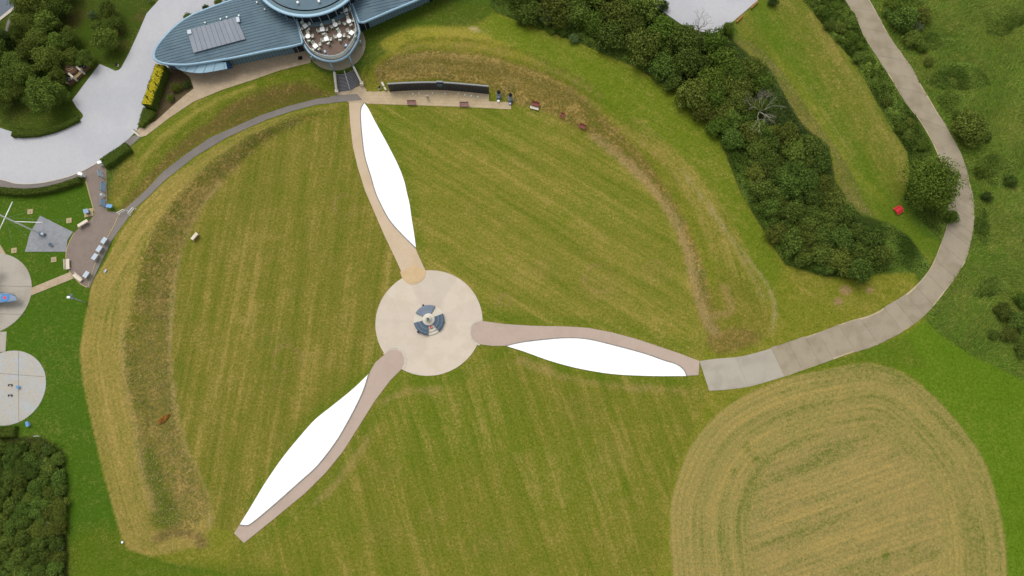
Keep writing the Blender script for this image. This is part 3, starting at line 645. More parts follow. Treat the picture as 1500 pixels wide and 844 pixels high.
# concrete road: gravel bed with separate slabs
R_IN = smooth_line([(1024.4,529),(1047.5,525.7),(1086.6,522),(1125.7,511.5),(1157.7,500.9),(1200,486.6),(1243,470.6),(1275,461.5),(1303.5,445.8),(1335.5,424),(1362,394),(1379,354.7),(1387,329),(1389,300),(1386,262),(1368,214),(1347,177),(1326,150),(1308,120),(1287,87),(1266,54),(1254,26),(1236,-2),(1200,-60),(1150,-140)], 6)
R_OUT = smooth_line([(1038.7,572.7),(1060,571.5),(1097,566.6),(1143.5,553.5),(1193,536.4),(1243,518.6),(1293,500.9),(1332,479.5),(1360,456.4),(1385,426),(1412.5,386.6),(1422,354.7),(1427,322.7),(1424,284),(1409,230),(1389,192),(1368,156),(1350,126),(1329,90),(1306,58),(1290,30),(1273.5,0),(1235,-62),(1185,-142)], 6)
ri = resample(gxy(R_IN), 161); ro = resample(gxy(R_OUT), 161)
road = drape_xy('concrete_road', [tuple(p) for p in ri]+[tuple(p) for p in ro[::-1]], M['road_base'], .03)
def slab(i0, i1, mat, jit):
    n = i1-i0+1; m_ = 5; vs = []; fs = []
    ea, eb = random.uniform(-jit, jit), random.uniform(-jit, jit); dz = random.uniform(0, .02)
    for k in range(n):
        s0 = i0+k+(.018 if k == 0 else (-.018 if k == n-1 else 0))
        a_ = np.array([np.interp(s0, range(161), ri[:,0]), np.interp(s0, range(161), ri[:,1])]); b_ = np.array([np.interp(s0, range(161), ro[:,0]), np.interp(s0, range(161), ro[:,1])])
        w = b_-a_; L = np.linalg.norm(w); w /= L
        a_ = a_+w*(ea+.05+random.uniform(0, jit*.5)); b_ = b_-w*(eb+.05+random.uniform(0, jit*.5))
        for j in range(m_):
            p = a_+(b_-a_)*j/(m_-1); vs.append((p[0], p[1], h(*p)+.075+dz))
    for k in range(n-1):
        for j in range(m_-1): fs.append((k*m_+j, k*m_+j+1, (k+1)*m_+j+1, (k+1)*m_+j))
    ring = [j for j in range(m_)]+[k*m_+m_-1 for k in range(1, n)]+[(n-1)*m_+j for j in range(m_-2, -1, -1)]+[k*m_ for k in range(n-2, 0, -1)]
    o_ = len(vs); vs += [(vs[r][0], vs[r][1], vs[r][2]-.1) for r in ring]; L_ = len(ring)
    for k in range(L_): fs.append((ring[(k+1) % L_], ring[k], o_+k, o_+(k+1) % L_))
    mb = MB(); mb.add(vs, fs); return mb.build('slab', mat, road)
i = 0
while i < 160:
    w = min(160, i+random.choice((3,3,4,4,5,6)) if i >= 16 else i+8); slab(i, w, M['slab_new'] if i < 16 else M['slab'], .03 if i < 16 else .24); i = w

# other paths, car parks and pavings
CP = [(233,0),(215,20),(203,48),(189,78.5),(178,99),(174,103),(169,104),(158,99),(146,94),(106,147),(112,157),(121,167),(122,171),(119,175),(84,191),(64,196),(46,198),(20,194),(0,187.5),(-120,140),(-200,150),(-200,262),(-60,255),(0,263),(24,269),(53,269),(90,262),(118,252),(148,236),(189,203),(200,192),(213,157),(222,120),(232,98),(262,101),(330,70),(420,40),(420,-120),(300,-140),(260,-60)]
drape('car_park', CP, M['gravel'], .05)
drape('asphalt_path', [(-200,262),(-60,255),(0,263),(24,269),(53,269),(90,262),(118,252),(148,236),(189,203),(194,200),(203,197),(206,201),(188,217),(170,232),(152,243),(125,258),(100,270),(60,277),(20,276),(0,275),(-60,268),(-200,275)], M['asphalt'], .035)
ribbon('kerb', gxy(smooth_line([(-60,255),(0,263),(24,269),(53,269),(90,262),(118,252),(148,236)], 5)), .18, M['paleedge'], .09)
drape('path', [(198,193),(203,189),(228,178),(252,156),(272,139),(284,130),(278,113),(262,101),(300,90),(455,60),(455,92),(411,103),(368,118),(325,132),(284,149),(248,173),(214,199),(206,201)], M['beige'], .06)
drape('asphalt_path', [(500,140),(464,145),(421,156),(382,169),(344,186),(308,202),(274,225),(240,251),(213,280),(195,296),(176,312),(168,330),(150,362),(128,421),(131,422),(149,383),(163,354),(180,330),(198,305.6),(221,285),(240,265.6),(285,230),(332,202),(356,191),(392,175),(428,163),(464,153.6),(508,148.5)], M['asphalt'], .065)
drape('plaza', [(125,253),(147,237),(156,248),(157,310),(174,311),(176,313),(164,337),(150,362),(136,395),(128,421),(118,416),(103,399),(98,388),(97,376),(99,362),(109,341),(122,329),(133,322),(139,310),(136,302),(126,266)], M['plaza'], .055)
ribbon('plaza_edging', gxy(smooth_line([(126,266),(136,302),(139,310)], 4)), .15, M['stone_yellow'], .09)
ribbon('plaza_edging', gxy(smooth_line([(176,312),(164,337),(150,362),(138,392),(129,420)], 4)), .13, M['stone_yellow'], .10)
ribbon('plaza_edging', gxy(smooth_line([(109,341),(99,362),(97,376),(98,388),(103,399),(118,416),(128,421)], 4)), .15, M['stone_yellow'], .09)
drape('path', [(102,399),(108,408),(46,433),(46,422)], M['beige'], .06)
def pcircle(name, u, v, r, mat, off):
    c0 = pg(u, v); R = (pg(u+r, v)-c0).length
    drape_xy(name, [(c0.x+R*math.cos(a), c0.y+R*math.sin(a)) for a in np.linspace(0, 6.2832, 64, endpoint=False)], mat, off); return c0, R
SPC, SPR = pcircle('aircraft_stand', -15, 430, 61, M['concrete'], .05)
ST2, SR2 = pcircle('aircraft_stand', 12, 568, 55, M['stained'], .052)
for (u0, v0, u1, v1) in ((-60,418,46,420),(-60,458,37,461),(27.5,515,28,622),(-30,545,65,552)):
    ribbon('concrete_joint', [pg(u0,v0)[:2], pg(u1,v1)[:2]], .06, M['asphalt'], .066)
drape('path', [(-30,350),(0,358),(12,378),(-5,374),(-30,378)], M['beige'], .045)
drape('path', [(-20,486),(10,486),(8,515),(-20,520)], M['concrete'], .045)
drape('granite_paving', [(59,316),(107,340),(99,352),(97,369),(37,369),(44,342)], M['granite'], .065)
WALL_B = [(570.7,134.5),(605.3,132.5),(642.7,132),(680,134.5),(716,138)]
drape('terrace_paving', [(529,134),(548,134.5),(569,134)]+[(u, v-.8) for u, v in WALL_B]+[(716.5,148.6),(749,150.2),(748.5,160.4),(673.6,156.8),(599,154.2),(537,152),(533,150)], M['terrace'], .07)
drape('stair_foot_paving', [(493,136),(512,132),(531,125),(537,132),(533,152),(511,150),(500,146),(494,142)], M['beige'], .085)
drape('asphalt_path', [(484,141),(500,139.5),(523,138),(531,147),(509,148.6),(486,151)], M['asphalt'], .10)
drape('car_park', [(900,-60),(953,3),(961,10),(979,23),(1002.6,39),(1025,46),(1044,49.5),(1060,42),(1075.6,30),(1090,18),(1109.5,1),(1160,-50)], M['gravel'], .05)
drape('street', [(-160,-160),(120,-160),(28,-4),(24,7),(0,26),(-160,130)], M['road_asphalt'], .05)
drape('pavement', [(28,-4),(33,-2),(28,9),(0,31),(-160,136),(-160,130),(0,26),(24,7)], M['paleedge'], .10)
drape('path', [(22,20),(18,26),(13,38),(11,48),(7,46),(10,34),(14,24)], M['asphalt'], .05)

# ------------------------------------------------------------------ the visitor building
ZB = 2.2; ZR = ZB+3.6; ZD = ZB+3.3; ZT = ZB+6.6
bld = thing('visitor_centre', 'blue grey wing-shaped visitor building with standing seam roof and round upper storey', 'building', (px(400,40,ZB).x, px(400,40,ZB).y, ZB))
BL = bld.location.copy()
def bpart(mb, name, mat, parent=bld, smooth=False):
    """geometry given in world coordinates, parented to the building"""
    o = mb.build(name, mat, parent, smooth); o.matrix_parent_inverse = Matrix.Translation(-BL); return o
def sub(mb, name, mat, parent, smooth=False):
    o = mb.build(name, mat, parent, smooth); return o
roof_px = smooth_line([(226,83),(227.6,74),(236,61),(255,41),(279,24),(308,12),(341.6,0),(400,-20),(500,-58),(620,-104),(740,-150),(820,-172),(866,-172),(870,-150),(840,-118),(790,-86),(720,-50),(660,-22),(612,0),(576,14.7),(540,30),(525,35.5),(442,64),(392,74.5),(344,84.5),(284,94),(260,95),(240,93),(229,88.5)], 5, True)
RP0 = np.array([tuple(px(u, v, ZR))[:2] for u, v in roof_px])
i_n = [i for i, (u, v) in enumerate(roof_px) if 442 < u < 525.5 and v > 30]           # the terrace is cut into the eave here
roof_px = roof_px[:i_n[0]]+[(526,33),(513,0),(507,-16),(430,12),(434,26),(443.5,63)]+roof_px[i_n[-1]+1:]
RP = np.array([tuple(px(u, v, ZR))[:2] for u, v in roof_px])
def roof_z(x, y):
    d = line_dist(RP, np.atleast_1d(np.asarray(x, float)), np.atleast_1d(np.asarray(y, float)), True)
    return ZR+.10+.9*(1-np.exp(-d/7.0))
def roof_sheet():
    P = densify([tuple(p) for p in RP], 1.2); A = np.array(P)
    gx, gy = np.meshgrid(np.arange(A[:,0].min(), A[:,0].max(), 1.3), np.arange(A[:,1].min(), A[:,1].max(), 1.3)); gx, gy = gx.ravel(), gy.ravel()
    ok = inside(A, gx, gy); gx, gy = gx[ok], gy[ok]; ok = line_dist(A, gx, gy, True) > .5; gx, gy = gx[ok], gy[ok]
    n = len(P); V, E, F = geometry.delaunay_2d_cdt([Vector(p) for p in P]+[Vector(p) for p in zip(gx, gy)], [(i, (i+1) % n) for i in range(n)], [], 1, 1e-5)[:3]
    V = np.array([(v.x, v.y) for v in V]); z = roof_z(V[:,0], V[:,1]); mb = MB()
    mb.add([(*v, q) for v, q in zip(V, z)], [tuple(f) for f in F]); return mb
roof = bpart(roof_sheet(), 'roof', M['zinc'], smooth=True)
mb = MB(); mb.tube([(p[0], p[1], ZR-.02) for p in list(RP)+[RP[0]]], .26, 8, False); sub(mb, 'fascia', M['fascia'], roof, True)
mb = MB(); mb.prism([tuple(p) for p in RP[::-1]], ZR-.22, ZR-.12); sub(mb, 'soffit', M['zinc_wall'], roof)
# standing seams, too fine to pick apart: one sub-part
sd = (px(520,20,ZR)-px(300,74,ZR)).normalized(); sd.z = 0; sn = Vector((-sd.y, sd.x, 0)); mb = MB()
c0 = px(400,40,ZR); A = RP-np.array(c0[:2]); proj_n = A@np.array(sn[:2]); 
for k in np.arange(proj_n.min()+.3, proj_n.max()-.2, .62):
    ts = []
    for i in range(len(RP)):
        n1, n2 = proj_n[i]-k, proj_n[(i+1) % len(RP)]-k
        if n1*n2 < 0:
            q = A[i]+(A[(i+1) % len(RP)]-A[i])*n1/(n1-n2); ts.append(q@np.array(sd[:2]))
    ts.sort()
    for a_, b_ in zip(ts[::2], ts[1::2]):
        if b_-a_ < 1.2: continue
        tt = np.linspace(a_+.3, b_-.3, max(2, int((b_-a_)/2.2))); xs = c0.x+sd.x*tt+sn.x*k; ys = c0.y+sd.y*tt+sn.y*k; zs = roof_z(xs, ys)
        for i in range(len(tt)-1): mb.bar((xs[i], ys[i], zs[i]+.02), (xs[i+1], ys[i+1], zs[i+1]+.015), .055, .06)
sm = sub(mb, 'standing_seams', M['seam'], roof); sm['kind'] = 'stuff'
# pale roof panels, laid in a row of eleven
q = [px(273.7,44,ZR+.75), px(346,25,ZR+.75), px(359.6,57,ZR+.75), px(283,77,ZR+.75)]
def bil(a_, b_): return (q[0]*(1-a_)+q[1]*a_)*(1-b_)+(q[3]*(1-a_)+q[2]*a_)*b_
for i in range(11):
    a0, a1 = (i+.03)/11, (i+.97)/11; mb = MB(); vs = []
    for (a_, b_) in ((a0,0),(a1,0),(a1,1),(a0,1)):
        p = bil(a_, b_); z_ = max(float(roof_z(bil(c_, e_).x, bil(c_, e_).y)[0]) for c_ in (a0,a1) for e_ in (0,.5,1)); vs += [(p.x, p.y, z_+.02), (p.x, p.y, z_+.16)]
    mb.add(vs, [(1,7,5,3)[::-1][::-1],(0,2,3,1),(2,4,5,3),(4,6,7,5),(6,0,1,7)]); sub(mb, 'roof_panel', M['panel'], roof)
for (u, v, sx_, sy_) in ((277.5,47,.75,.9),(349,29.5,.6,1.1)):
    p = px(u, v, ZR+.8); z_ = float(roof_z(p.x, p.y)[0]); sub(MB().box((p.x, p.y, z_+.36), (sx_, sy_, .18), .24), 'roof_light', M['boardgrey'], roof)
for (u, v) in ((300,33),(323,28),(332,25),(350,23),(376,3),(388,14)):
    p = px(u, v, ZR+.8); z_ = float(roof_z(p.x, p.y)[0]); sub(MB().lathe([(.0,.42),(.16,.40),(.16,.34),(.09,.33),(.09,-.1)], 10, (p.x, p.y, z_)), 'roof_vent', M['steel'], roof)
# walls: inset from the eave, clad in ribbed sheet
d_ = np.gradient(RP0, axis=0); d_ /= np.linalg.norm(d_, axis=1)[:,None]+1e-9
cen = RP0.mean(0); nn = np.c_[-d_[:,1], d_[:,0]]; sgn = np.sign(((cen-RP0)*nn).sum(1)).mean(); nn *= np.sign(sgn)
IN = RP0+nn*.95
DK0 = np.array([tuple(px(u, v, ZD))[:2] for u, v in ((425,5),(428,14),(444,68),(475,92),(505,88),(526,66),(530,44),(526,33),(508,-5))])
under = inside(DK0, IN[:,0], IN[:,1])
mb = MB(); n = len(IN); vs = []; 
for p, u_ in zip(IN, under): vs += [(p[0], p[1], ZB-.6), (p[0], p[1], ZD-.45 if u_ else ZR-.15)]
mb.add(vs, [(2*i, 2*((i+1) % n), 2*((i+1) % n)+1, 2*i+1) for i in range(n)]); wall = bpart(mb, 'wall', M['zinc_wall'])
RS_ = resample(np.r_[IN, IN[:1]], 300); dd = np.gradient(RS_, axis=0); mb = MB()
for p, e in zip(RS_, dd):
    if not inside(DK0, p[:1], p[1:2])[0]: mb.box((p[0], p[1], (ZB-.5+ZR-.2)/2), (.06, .12, ZR-ZB+.3), math.atan2(e[1], e[0]))
rb = sub(mb, 'cladding_ribs', M['seam'], wall); rb['kind'] = 'stuff'
def on_wall(u, v, zz):
    p = np.array(px(u, v, zz)[:2]); i = int(np.argmin(((RS_-p)**2).sum(1))); return RS_[i], math.atan2(dd[i][1], dd[i][0]), i
for (u, v, w_) in ((438,78,1.5),(446,76,1.1),(530,50,1.1),(539,46,1.5),(640,8,1.6),(652,2,1.6)):
    p, a_, i = on_wall(u, v, ZB+.8); wdw = sub(MB().box((p[0], p[1], ZB+1.35), (w_, .30, 2.3), a_), 'window', M['black'], wall)
    sub(MB().box((p[0], p[1], ZB+1.35), (w_-.16, .36, 2.1), a_), 'pane', M['darkglass'], wdw)
    sub(MB().box((p[0], p[1], ZB+1.35), (.07, .42, 2.2), a_), 'mullion', M['steel'], wdw)
# west bay: blue wall under a ribbed canopy
cv = smooth_line([(256,97.5),(263,102.5),(277,106),(294,107.3),(312,105),(333,101)], 5); zc = ZB+2.55
top = [px(u, v, zc) for u, v in cv]; back = [px(258+ (331-258)*i/(len(cv)-1), 94.5-3*i/(len(cv)-1), ZR-.45) for i in range(len(cv))]
for i in range(0, len(cv)-1):
    mb = MB(); a_, b_, c_, e_ = top[i], top[i+1], back[i+1], back[i]; up = Vector((0,0,.07))
    mb.add([a_, b_, c_, e_, a_+up, b_+up, c_+up, e_+up], [(3,2,1,0),(4,5,6,7),(0,1,5,4),(1,2,6,5),(2,3,7,6),(3,0,4,7)]); bpart(mb, 'canopy_panel', M['canopy'])
    if i % 4 == 0: bpart(MB().bar(a_+up*1.4, e_+up*1.4, .09, .08), 'canopy_rib', M['fascia'])
mb = MB(); fw = [px(u, v, ZB) for u, v in smooth_line([(268,101),(282,107),(297,108.8),(318,106.5),(341,103.5)], 5)]
vs = []
for p in fw: vs += [(p.x, p.y+.45, ZB-.2), (p.x, p.y+.45, zc-.05)]
mb.add(vs, [(2*i, 2*i+2, 2*i+3, 2*i+1) for i in range(len(fw)-1)]); bay = bpart(mb, 'bay_wall', M['bluewall'])
for i in range(2, len(fw)-1, 3): sub(MB().box((fw[i].x, fw[i].y+.43, ZB+1.1), (.09, .1, 2.2)), 'mullion', M['fascia'], bay)
# round upper storey
TC = px(452,-50,ZT); TR = (px(452,25,ZT)-TC).length
tow = bpart(MB().lathe([(TR-.15,ZT-.32),(TR,ZT-.2),(TR,ZT-.02),(TR-.12,ZT+.04),(TR-.55,ZT+.05)], 96, (TC.x,TC.y,0)), 'tower_fascia', M['fascia'], smooth=True)
sub(MB().lathe([(TR-.55,ZT+.05),(TR-1.15,ZT+.12)], 96, (TC.x,TC.y,0)), 'roof_margin', M['zinc_wall'], tow)
sub(MB().lathe([(TR-1.15,ZT+.12),(TR-1.17,ZT-.12),(TR-1.42,ZT-.12),(TR-1.44,ZT+.12)], 96, (TC.x,TC.y,0)), 'gutter', M['black'], tow)
sub(MB().lathe([(TR-1.44,ZT+.12),(TR*.5,ZT+.35),(0.01,ZT+.5)], 96, (TC.x,TC.y,0)), 'tower_roof', M['zinc'], tow, True)
sub(MB().lathe([(TR-.15,ZT-.32),(0.01,ZT-.32)], 96, (TC.x,TC.y,0)), 'tower_soffit', M['zinc_wall'], tow)
bpart(MB().lathe([(TR-1.0,ZD),(TR-1.0,ZT-.3)], 96, (TC.x,TC.y,0)), 'glazing', M['darkglass'], smooth=True)
bpart(MB().lathe([(TR-.2,ZR-1),(TR-.2,ZD+.16),(TR-.3,ZD+.2),(TR-1.0,ZD+.2)], 96, (TC.x,TC.y,0)), 'tower_plinth', M['zinc_wall'])
for k in range(20):
    a_ = math.radians(180+k*9+4); ca_, sa_ = math.cos(a_), math.sin(a_)
    bpart(MB().bar((TC.x+(TR-.72)*ca_, TC.y+(TR-.72)*sa_, ZD), (TC.x+(TR-.5)*ca_, TC.y+(TR-.5)*sa_, ZT-.25), .10, .10), 'column', M['fascia'])
for (u, v) in ((436.5,4.5),(467.5,2.8)):
    p = px(u, v, ZT+.4); o = MB().lathe([(.01,.5),(.22,.45),(.24,.36),(.12,.34),(.12,-.1)], 12, (p.x, p.y, ZT+.25)); sub(o, 'roof_vent', M['white'], tow)
# terrace deck, balustrade, struts
dk_px = smooth_line([(440,50),(447,67.6),(457,79.7),(473,87.5),(490,89),(507.5,82),(521,64),(526.5,47)], 6)
DKP = [px(428,14,ZD)]+[px(432,25,ZD)]+[px(u, v, ZD) for u, v in dk_px]+[px(524,36,ZD), px(511,1,ZD), px(505,-16,ZD)]
dk = [(p.x, p.y) for p in DKP]
if sum(dk[i][0]*dk[(i+1) % len(dk)][1]-dk[(i+1) % len(dk)][0]*dk[i][1] for i in range(len(dk))) < 0: dk = dk[::-1]
deck = bpart(MB().prism(dk, ZD-.4, ZD), 'terrace_deck', M['deck'])
edge = [Vector((p.x, p.y, 0)) for p in DKP]
sub(MB().tube([(p.x, p.y, ZD-.15) for p in edge], .24, 8), 'deck_fascia', M['fascia'], deck, True)
cenD = px(480,45,ZD); inner = [p+(Vector((cenD.x, cenD.y, 0))-p).normalized()*.38 for p in edge]
sub(MB().tube([(p.x, p.y, ZD+1.08) for p in inner], .055, 8), 'handrail', M['steel'], deck, True)
rs = resample([(p.x, p.y) for p in inner], 29)
for i in range(28):
    a_, b_ = rs[i], rs[i+1]; m_ = (a_+b_)/2; L = float(np.linalg.norm(b_-a_)); an = math.atan2(b_[1]-a_[1], b_[0]-a_[0])
    sub(MB().box((m_[0], m_[1], ZD+.55), (L*.97, .03, .95), an), 'glass_panel', M['glass'], deck)
    sub(MB().box((a_[0], a_[1], ZD+.54), (.05, .06, 1.06), an), 'baluster', M['steel'], deck)
for (a_, b_) in (((482.5,89.5),(490,106)),((511,81),(517.5,98.5)),((456,83),(459.5,88.5)),((527.5,60),(529.5,66))):
    bpart(MB().tube([px(*a_, ZD-.3), px(*b_, ZB)], .15, 10), 'strut', M['fascia'], smooth=True)
LC = px(493,66,ZB); LR = (px(535.5,66,ZB)-LC).length
lp = [(LC.x+LR*math.cos(a), LC.y+LR*math.sin(a)*.98) for a in np.linspace(0, 6.2832, 64, endpoint=False)]
mb = MB(); mb.prism(lp, ZB-1.2, ZB+.11); tag(mb.build('stair_landing', mat_paving('buff_landing_concrete', alb(186,174,146), alb(160,148,118), .14, .5, 4)), kind='structure')
# stairs of fourteen curved steps
sl0, sl1, sr0, sr1 = px(491,108,ZB+.1), px(494.4,136,0.08), px(518.5,99.8,ZB+.1), px(531,125,0.08)
stairs = thing('stairs', 'dark curved stone steps with pale side rails below the round terrace', 'stairs', ((sl1.x+sr1.x)/2, (sl1.y+sr1.y)/2, 0)); SL = stairs.location.copy()
NS = 14
M['tread'] = mat_plain('grey_step_treads', alb(150,146,146), .8, 0, .12)
def srow(k):
    f_ = k/NS; a_, b_ = sl0.lerp(sl1, f_), sr0.lerp(sr1, f_); out = []
    dn = Vector(((b_-a_).y, -(b_-a_).x, 0)).normalized()
    for j in range(9):
        s_ = j/8; out.append(a_.lerp(b_, s_)+dn*(1-(2*s_-1)**2)*.55)
    return out
for k in range(NS):
    r0, r1 = srow(k), srow(k+1); z_ = (ZB+.1)*(1-(k+1)/(NS)) + .05; mb = MB(); vs = []
    for p, q_ in zip(r0, r1): vs += [(p.x-SL.x, p.y-SL.y, z_), (q_.x-SL.x, q_.y-SL.y, z_), (q_.x-SL.x, q_.y-SL.y, -.15), (p.x-SL.x, p.y-SL.y, -.15)]
    mb.cur = 0; mb.add(vs, [(4*j, 4*j+1, 4*(j+1)+1, 4*(j+1)) for j in range(8)])
    mb.cur = 1; mb.add(vs, [(4*j+1, 4*j+2, 4*(j+1)+2, 4*(j+1)+1) for j in range(8)]+[(0,3,2,1),(32,33,34,35)])
    # dark nosing strip at the lip
    nv = []
    for p, q_ in zip(r0, r1):
        e_ = q_.lerp(p, .30); nv += [(e_.x-SL.x, e_.y-SL.y, z_+.006), (q_.x-SL.x, q_.y-SL.y, z_+.006)]
    mb.add(nv, [(2*j, 2*j+1, 2*j+3, 2*j+2) for j in range(8)])
    mb.build('step', [M['tread'], M['seam2'] if 'seam2' in M else M.setdefault('seam2', mat_plain('dark_step_nosing', alb(74,78,86), .7, 0, .1))], stairs)
for a_, b_ in ((sl0, sl1), (sr0, sr1)):
    A_, B_ = a_-SL, b_-SL; mb = MB()
    mb.bar(A_+Vector((0,0,.55)), B_+Vector((0,0,.55)), .34, .75); mb.build('side_wall', M['palestone'], stairs)
    MB().box((B_.x, B_.y, .5), (.6, .6, 1.0)).build('end_pier', M['palestone'], stairs)
    MB().tube([A_+Vector((0,0,1.05)), B_+Vector((0,0,1.05))], .05, 8).build('handrail', M['steel'], stairs)
m0, m1 = srow(0)[4]-SL, srow(NS)[4]-SL
mb = MB(); mb.tube([m0+Vector((0,0,.95)), m1+Vector((0,0,.95))], .06, 8)
for s_ in (0.0, .33, .66, 1.0): p = m0.lerp(m1, s_); mb.tube([p, p+Vector((0,0,.95))], .04, 6)
mb.build('handrail', M['steel'], stairs)
tag(MB().box(pg(440,85.5)+Vector((0,0,.09)), (.8,.75,.06), .2).build('drain_cover', M['black']), 'dark square drain cover in the paving beside the round landing', 'drain cover')

# ------------------------------------------------------------------ terrace tables and chairs
def table_square():
    r = thing('cafe_table', '', 'table'); MB().box((0,0,.72),(.85,.85,.04)).build('table_top', M['white'], r)
    for sx_ in (-1,1):
        for sy_ in (-1,1): MB().tube([(sx_*.33,sy_*.33,0),(sx_*.33,sy_*.33,.70)], .025, 6).build('leg', M['palegreen'], r)
    return r
def table_round():
    r = thing('cafe_table', '', 'table'); MB().lathe([(.01,.74),(.47,.74),(.48,.72),(.47,.70),(.01,.70)], 24).build('table_top', M['white'], r)
    for k in range(4):
        a_ = k*math.pi/2+.78; MB().tube([(.36*math.cos(a_),.36*math.sin(a_),0),(.25*math.cos(a_),.25*math.sin(a_),.70)], .025, 6).build('leg', M['palegreen'], r)
    return r
def chair():
    r = thing('cafe_chair', '', 'chair'); mb = MB(); mb.box((0,0,.43),(.48,.46,.05)); mb.build('seat', M['palegreen'], r)
    mb = MB(); mb.box((0,-.25,.66),(.48,.05,.44), 0, .18); mb.build('backrest', M['palegreen'], r)
    for s_ in (-1,1): MB().bar((s_*.25,-.24,.64),(s_*.25,.16,.62),.06,.05).build('armrest', M['palegreen'], r)
    for sx_ in (-1,1):
        for sy_ in (-1,1): MB().tube([(sx_*.24,sy_*.24,0),(sx_*.2,sy_*.19,.42)], .025, 6).build('leg', M['palegreen'], r)
    return r
TS, TRD, CH = table_square(), table_round(), chair(); used = {'s': False, 'r': False, 'c': False}
TB = [(506,14.6,'s',.35),(511,31,'r',.5),(515,48,'s',.95),(491,36,'r',.5),(497,52,'r',.1),(472,43,'s',.15),(478,57,'s',.25),(447,38,'s',.75),(451,53,'r',.2),(462,67.5,'s',.75)]
for (u, v, k, an) in TB:
    p = px(u, v, ZD+.72); pr = TS if k == 's' else TRD
    o = pr if not used[k] else copy_tree(pr); used[k] = True
    o.location = (p.x, p.y, ZD+.002); o.rotation_euler.z = an
    tag(o, 'square white cafe table on the brown roof terrace' if k == 's' else 'round white cafe table on the brown roof terrace', 'table', 'square terrace tables' if k == 's' else 'round terrace tables')
    for j in range(4):
        aj = an+j*math.pi/2+random.uniform(-.2,.2); rr = random.uniform(.74,.92)
        c = CH if not used['c'] else copy_tree(CH); used['c'] = True
        c.location = (p.x+rr*math.sin(aj), p.y-rr*math.cos(aj), ZD+.002); c.rotation_euler.z = aj+random.uniform(-.25,.25)
        tag(c, 'pale green cafe chair drawn up to a square white terrace table' if k == 's' else 'pale green cafe chair drawn up to a round white terrace table', 'chair', 'chairs at the square terrace tables' if k == 's' else 'chairs at the round terrace tables')
def telescope(u, v, aim):
    p = px(u, v, ZD+.9); r = thing('telescope', 'blue grey viewing telescope with dark barrel at the terrace balustrade', 'telescope', (p.x, p.y, ZD), aim, 'viewing telescopes on the terrace')
    MB().lathe([(.30,0),(.30,.05),(.10,.10),(.08,1.05)], 12).build('pedestal', M['boardblue'], r, True)
    mb = MB(); mb.box((0,.05,1.2),(.34,.5,.34)); mb.build('housing', M['boardblue'], r)
    MB().tube([(0,-.55,1.22),(0,.45,1.22)], [.10,.13], 10).build('barrel', M['black'], r)
    MB().bar((-.2,-.5,1.2),(.2,-.5,1.2),.08,.08).build('handle', M['black'], r)
telescope(477,77.5,.5); telescope(507.5,68.5,-.35)

# ------------------------------------------------------------------ name wall with its panels, busts, person, benches
WB = [pg(u, v) for u, v in smooth_line(WALL_B, 8)]; WB = resample([(p.x, p.y) for p in WB], 32); WH = 2.55
wallm = thing('memorial_wall', 'long curved black granite wall of upright panels behind the flagstone terrace', 'wall', (WB[16][0], WB[16][1], 0)); WL = wallm.location.copy()
for i in range(31):
    a_, b_ = WB[i], WB[i+1]; m_ = (a_+b_)/2; L = float(np.linalg.norm(b_-a_)); an = math.atan2(b_[1]-a_[1], b_[0]-a_[0]); nx_, ny_ = -math.sin(an), math.cos(an)
    tall = i in (15,16); hh = WH+(.28 if tall else 0)
    MB().box((m_[0]-WL.x+nx_*.34, m_[1]-WL.y+ny_*.34, hh/2-.2), (L+.01, .30, hh+.35), an).build('backing', M['slate_dark'], wallm)
    mb = MB(); mb.box((m_[0]-WL.x+nx_*.10, m_[1]-WL.y+ny_*.10, hh/2+.06), (L*.90, .16, hh-.06), an, -.06); mb.build('name_panel', M['blackstone'], wallm)
    mb = MB(); mb.box((m_[0]-WL.x+nx_*.34, m_[1]-WL.y+ny_*.34, hh+.01), (L+.01, .22, .06), an); mb.build('coping', M['greystone'], wallm)
MB().box((WB[16][0]-WL.x, WB[16][1]-WL.y-.03, 2.05), (1.0,.12,.9), math.atan2(*(WB[17]-WB[15])[::-1])).build('crest', M['slate_dark'], wallm)
for (u, v) in ((605,137.6),(614,136.7),(633.5,136.5),(652,137.5),(671.5,138),(681,139.5),(690.5,140.8),(700,141.8)):
    p = pg(u, v); r = thing('ground_light', 'small pale round light set in the flagstones at the foot of the black wall', 'light', (p.x, p.y, p.z+.07), 0, 'lights along the black wall')
    MB().lathe([(.16,0),(.16,.05),(.12,.06),(.01,.06)], 12).build('rim', M['steel'], r); MB().lathe([(.11,.066),(.01,.07)], 12).build('lens', M['white'], r)
def bust(u, v, lab, flower):
    p = pg(u, v); r = thing('portrait_bust', lab, 'bust', p)
    MB().box((0,0,.06),(1.0,1.0,.16)).build('foot', M['slate_dark'], r)
    MB().lathe([(.40,.1),(.36,.2),(.33,1.25),(.40,1.35),(.40,1.45),(.01,1.45)], 16).build('plinth', M['greystone'], r, True)
    mb = MB(); mb.lathe([(.20,1.45),(.36,1.62),(.38,1.78),(.26,1.92),(.11,1.98),(.10,2.06),(.15,2.14),(.165,2.26),(.14,2.38),(.07,2.45),(.005,2.46)], 16); mb.build('bust', M['black'], r, True)
    MB().box((0,-.42,.75),(.4,.04,.3)).build('plaque', M['steel'], r)
    w = thing('wreath', 'small ' + flower[0] + ' floral tribute laid before a grey bust plinth', 'wreath', (p.x+random.uniform(-.1,.1), p.y-.95, p.z))
    mb = MB(); mb.tube([(.2*math.cos(a_), .2*math.sin(a_)*.9, .12) for a_ in np.linspace(0, 6.283, 13)], .09, 8, False); mb.build('ring', flower[1], w, True)
    MB().box((0,.05,.16),(.22,.22,.05)).build('card', M['white'], w)
M['mauve'] = mat_plain('mauve_flowers', alb(150,140,190), .7, 0, .2, 8)
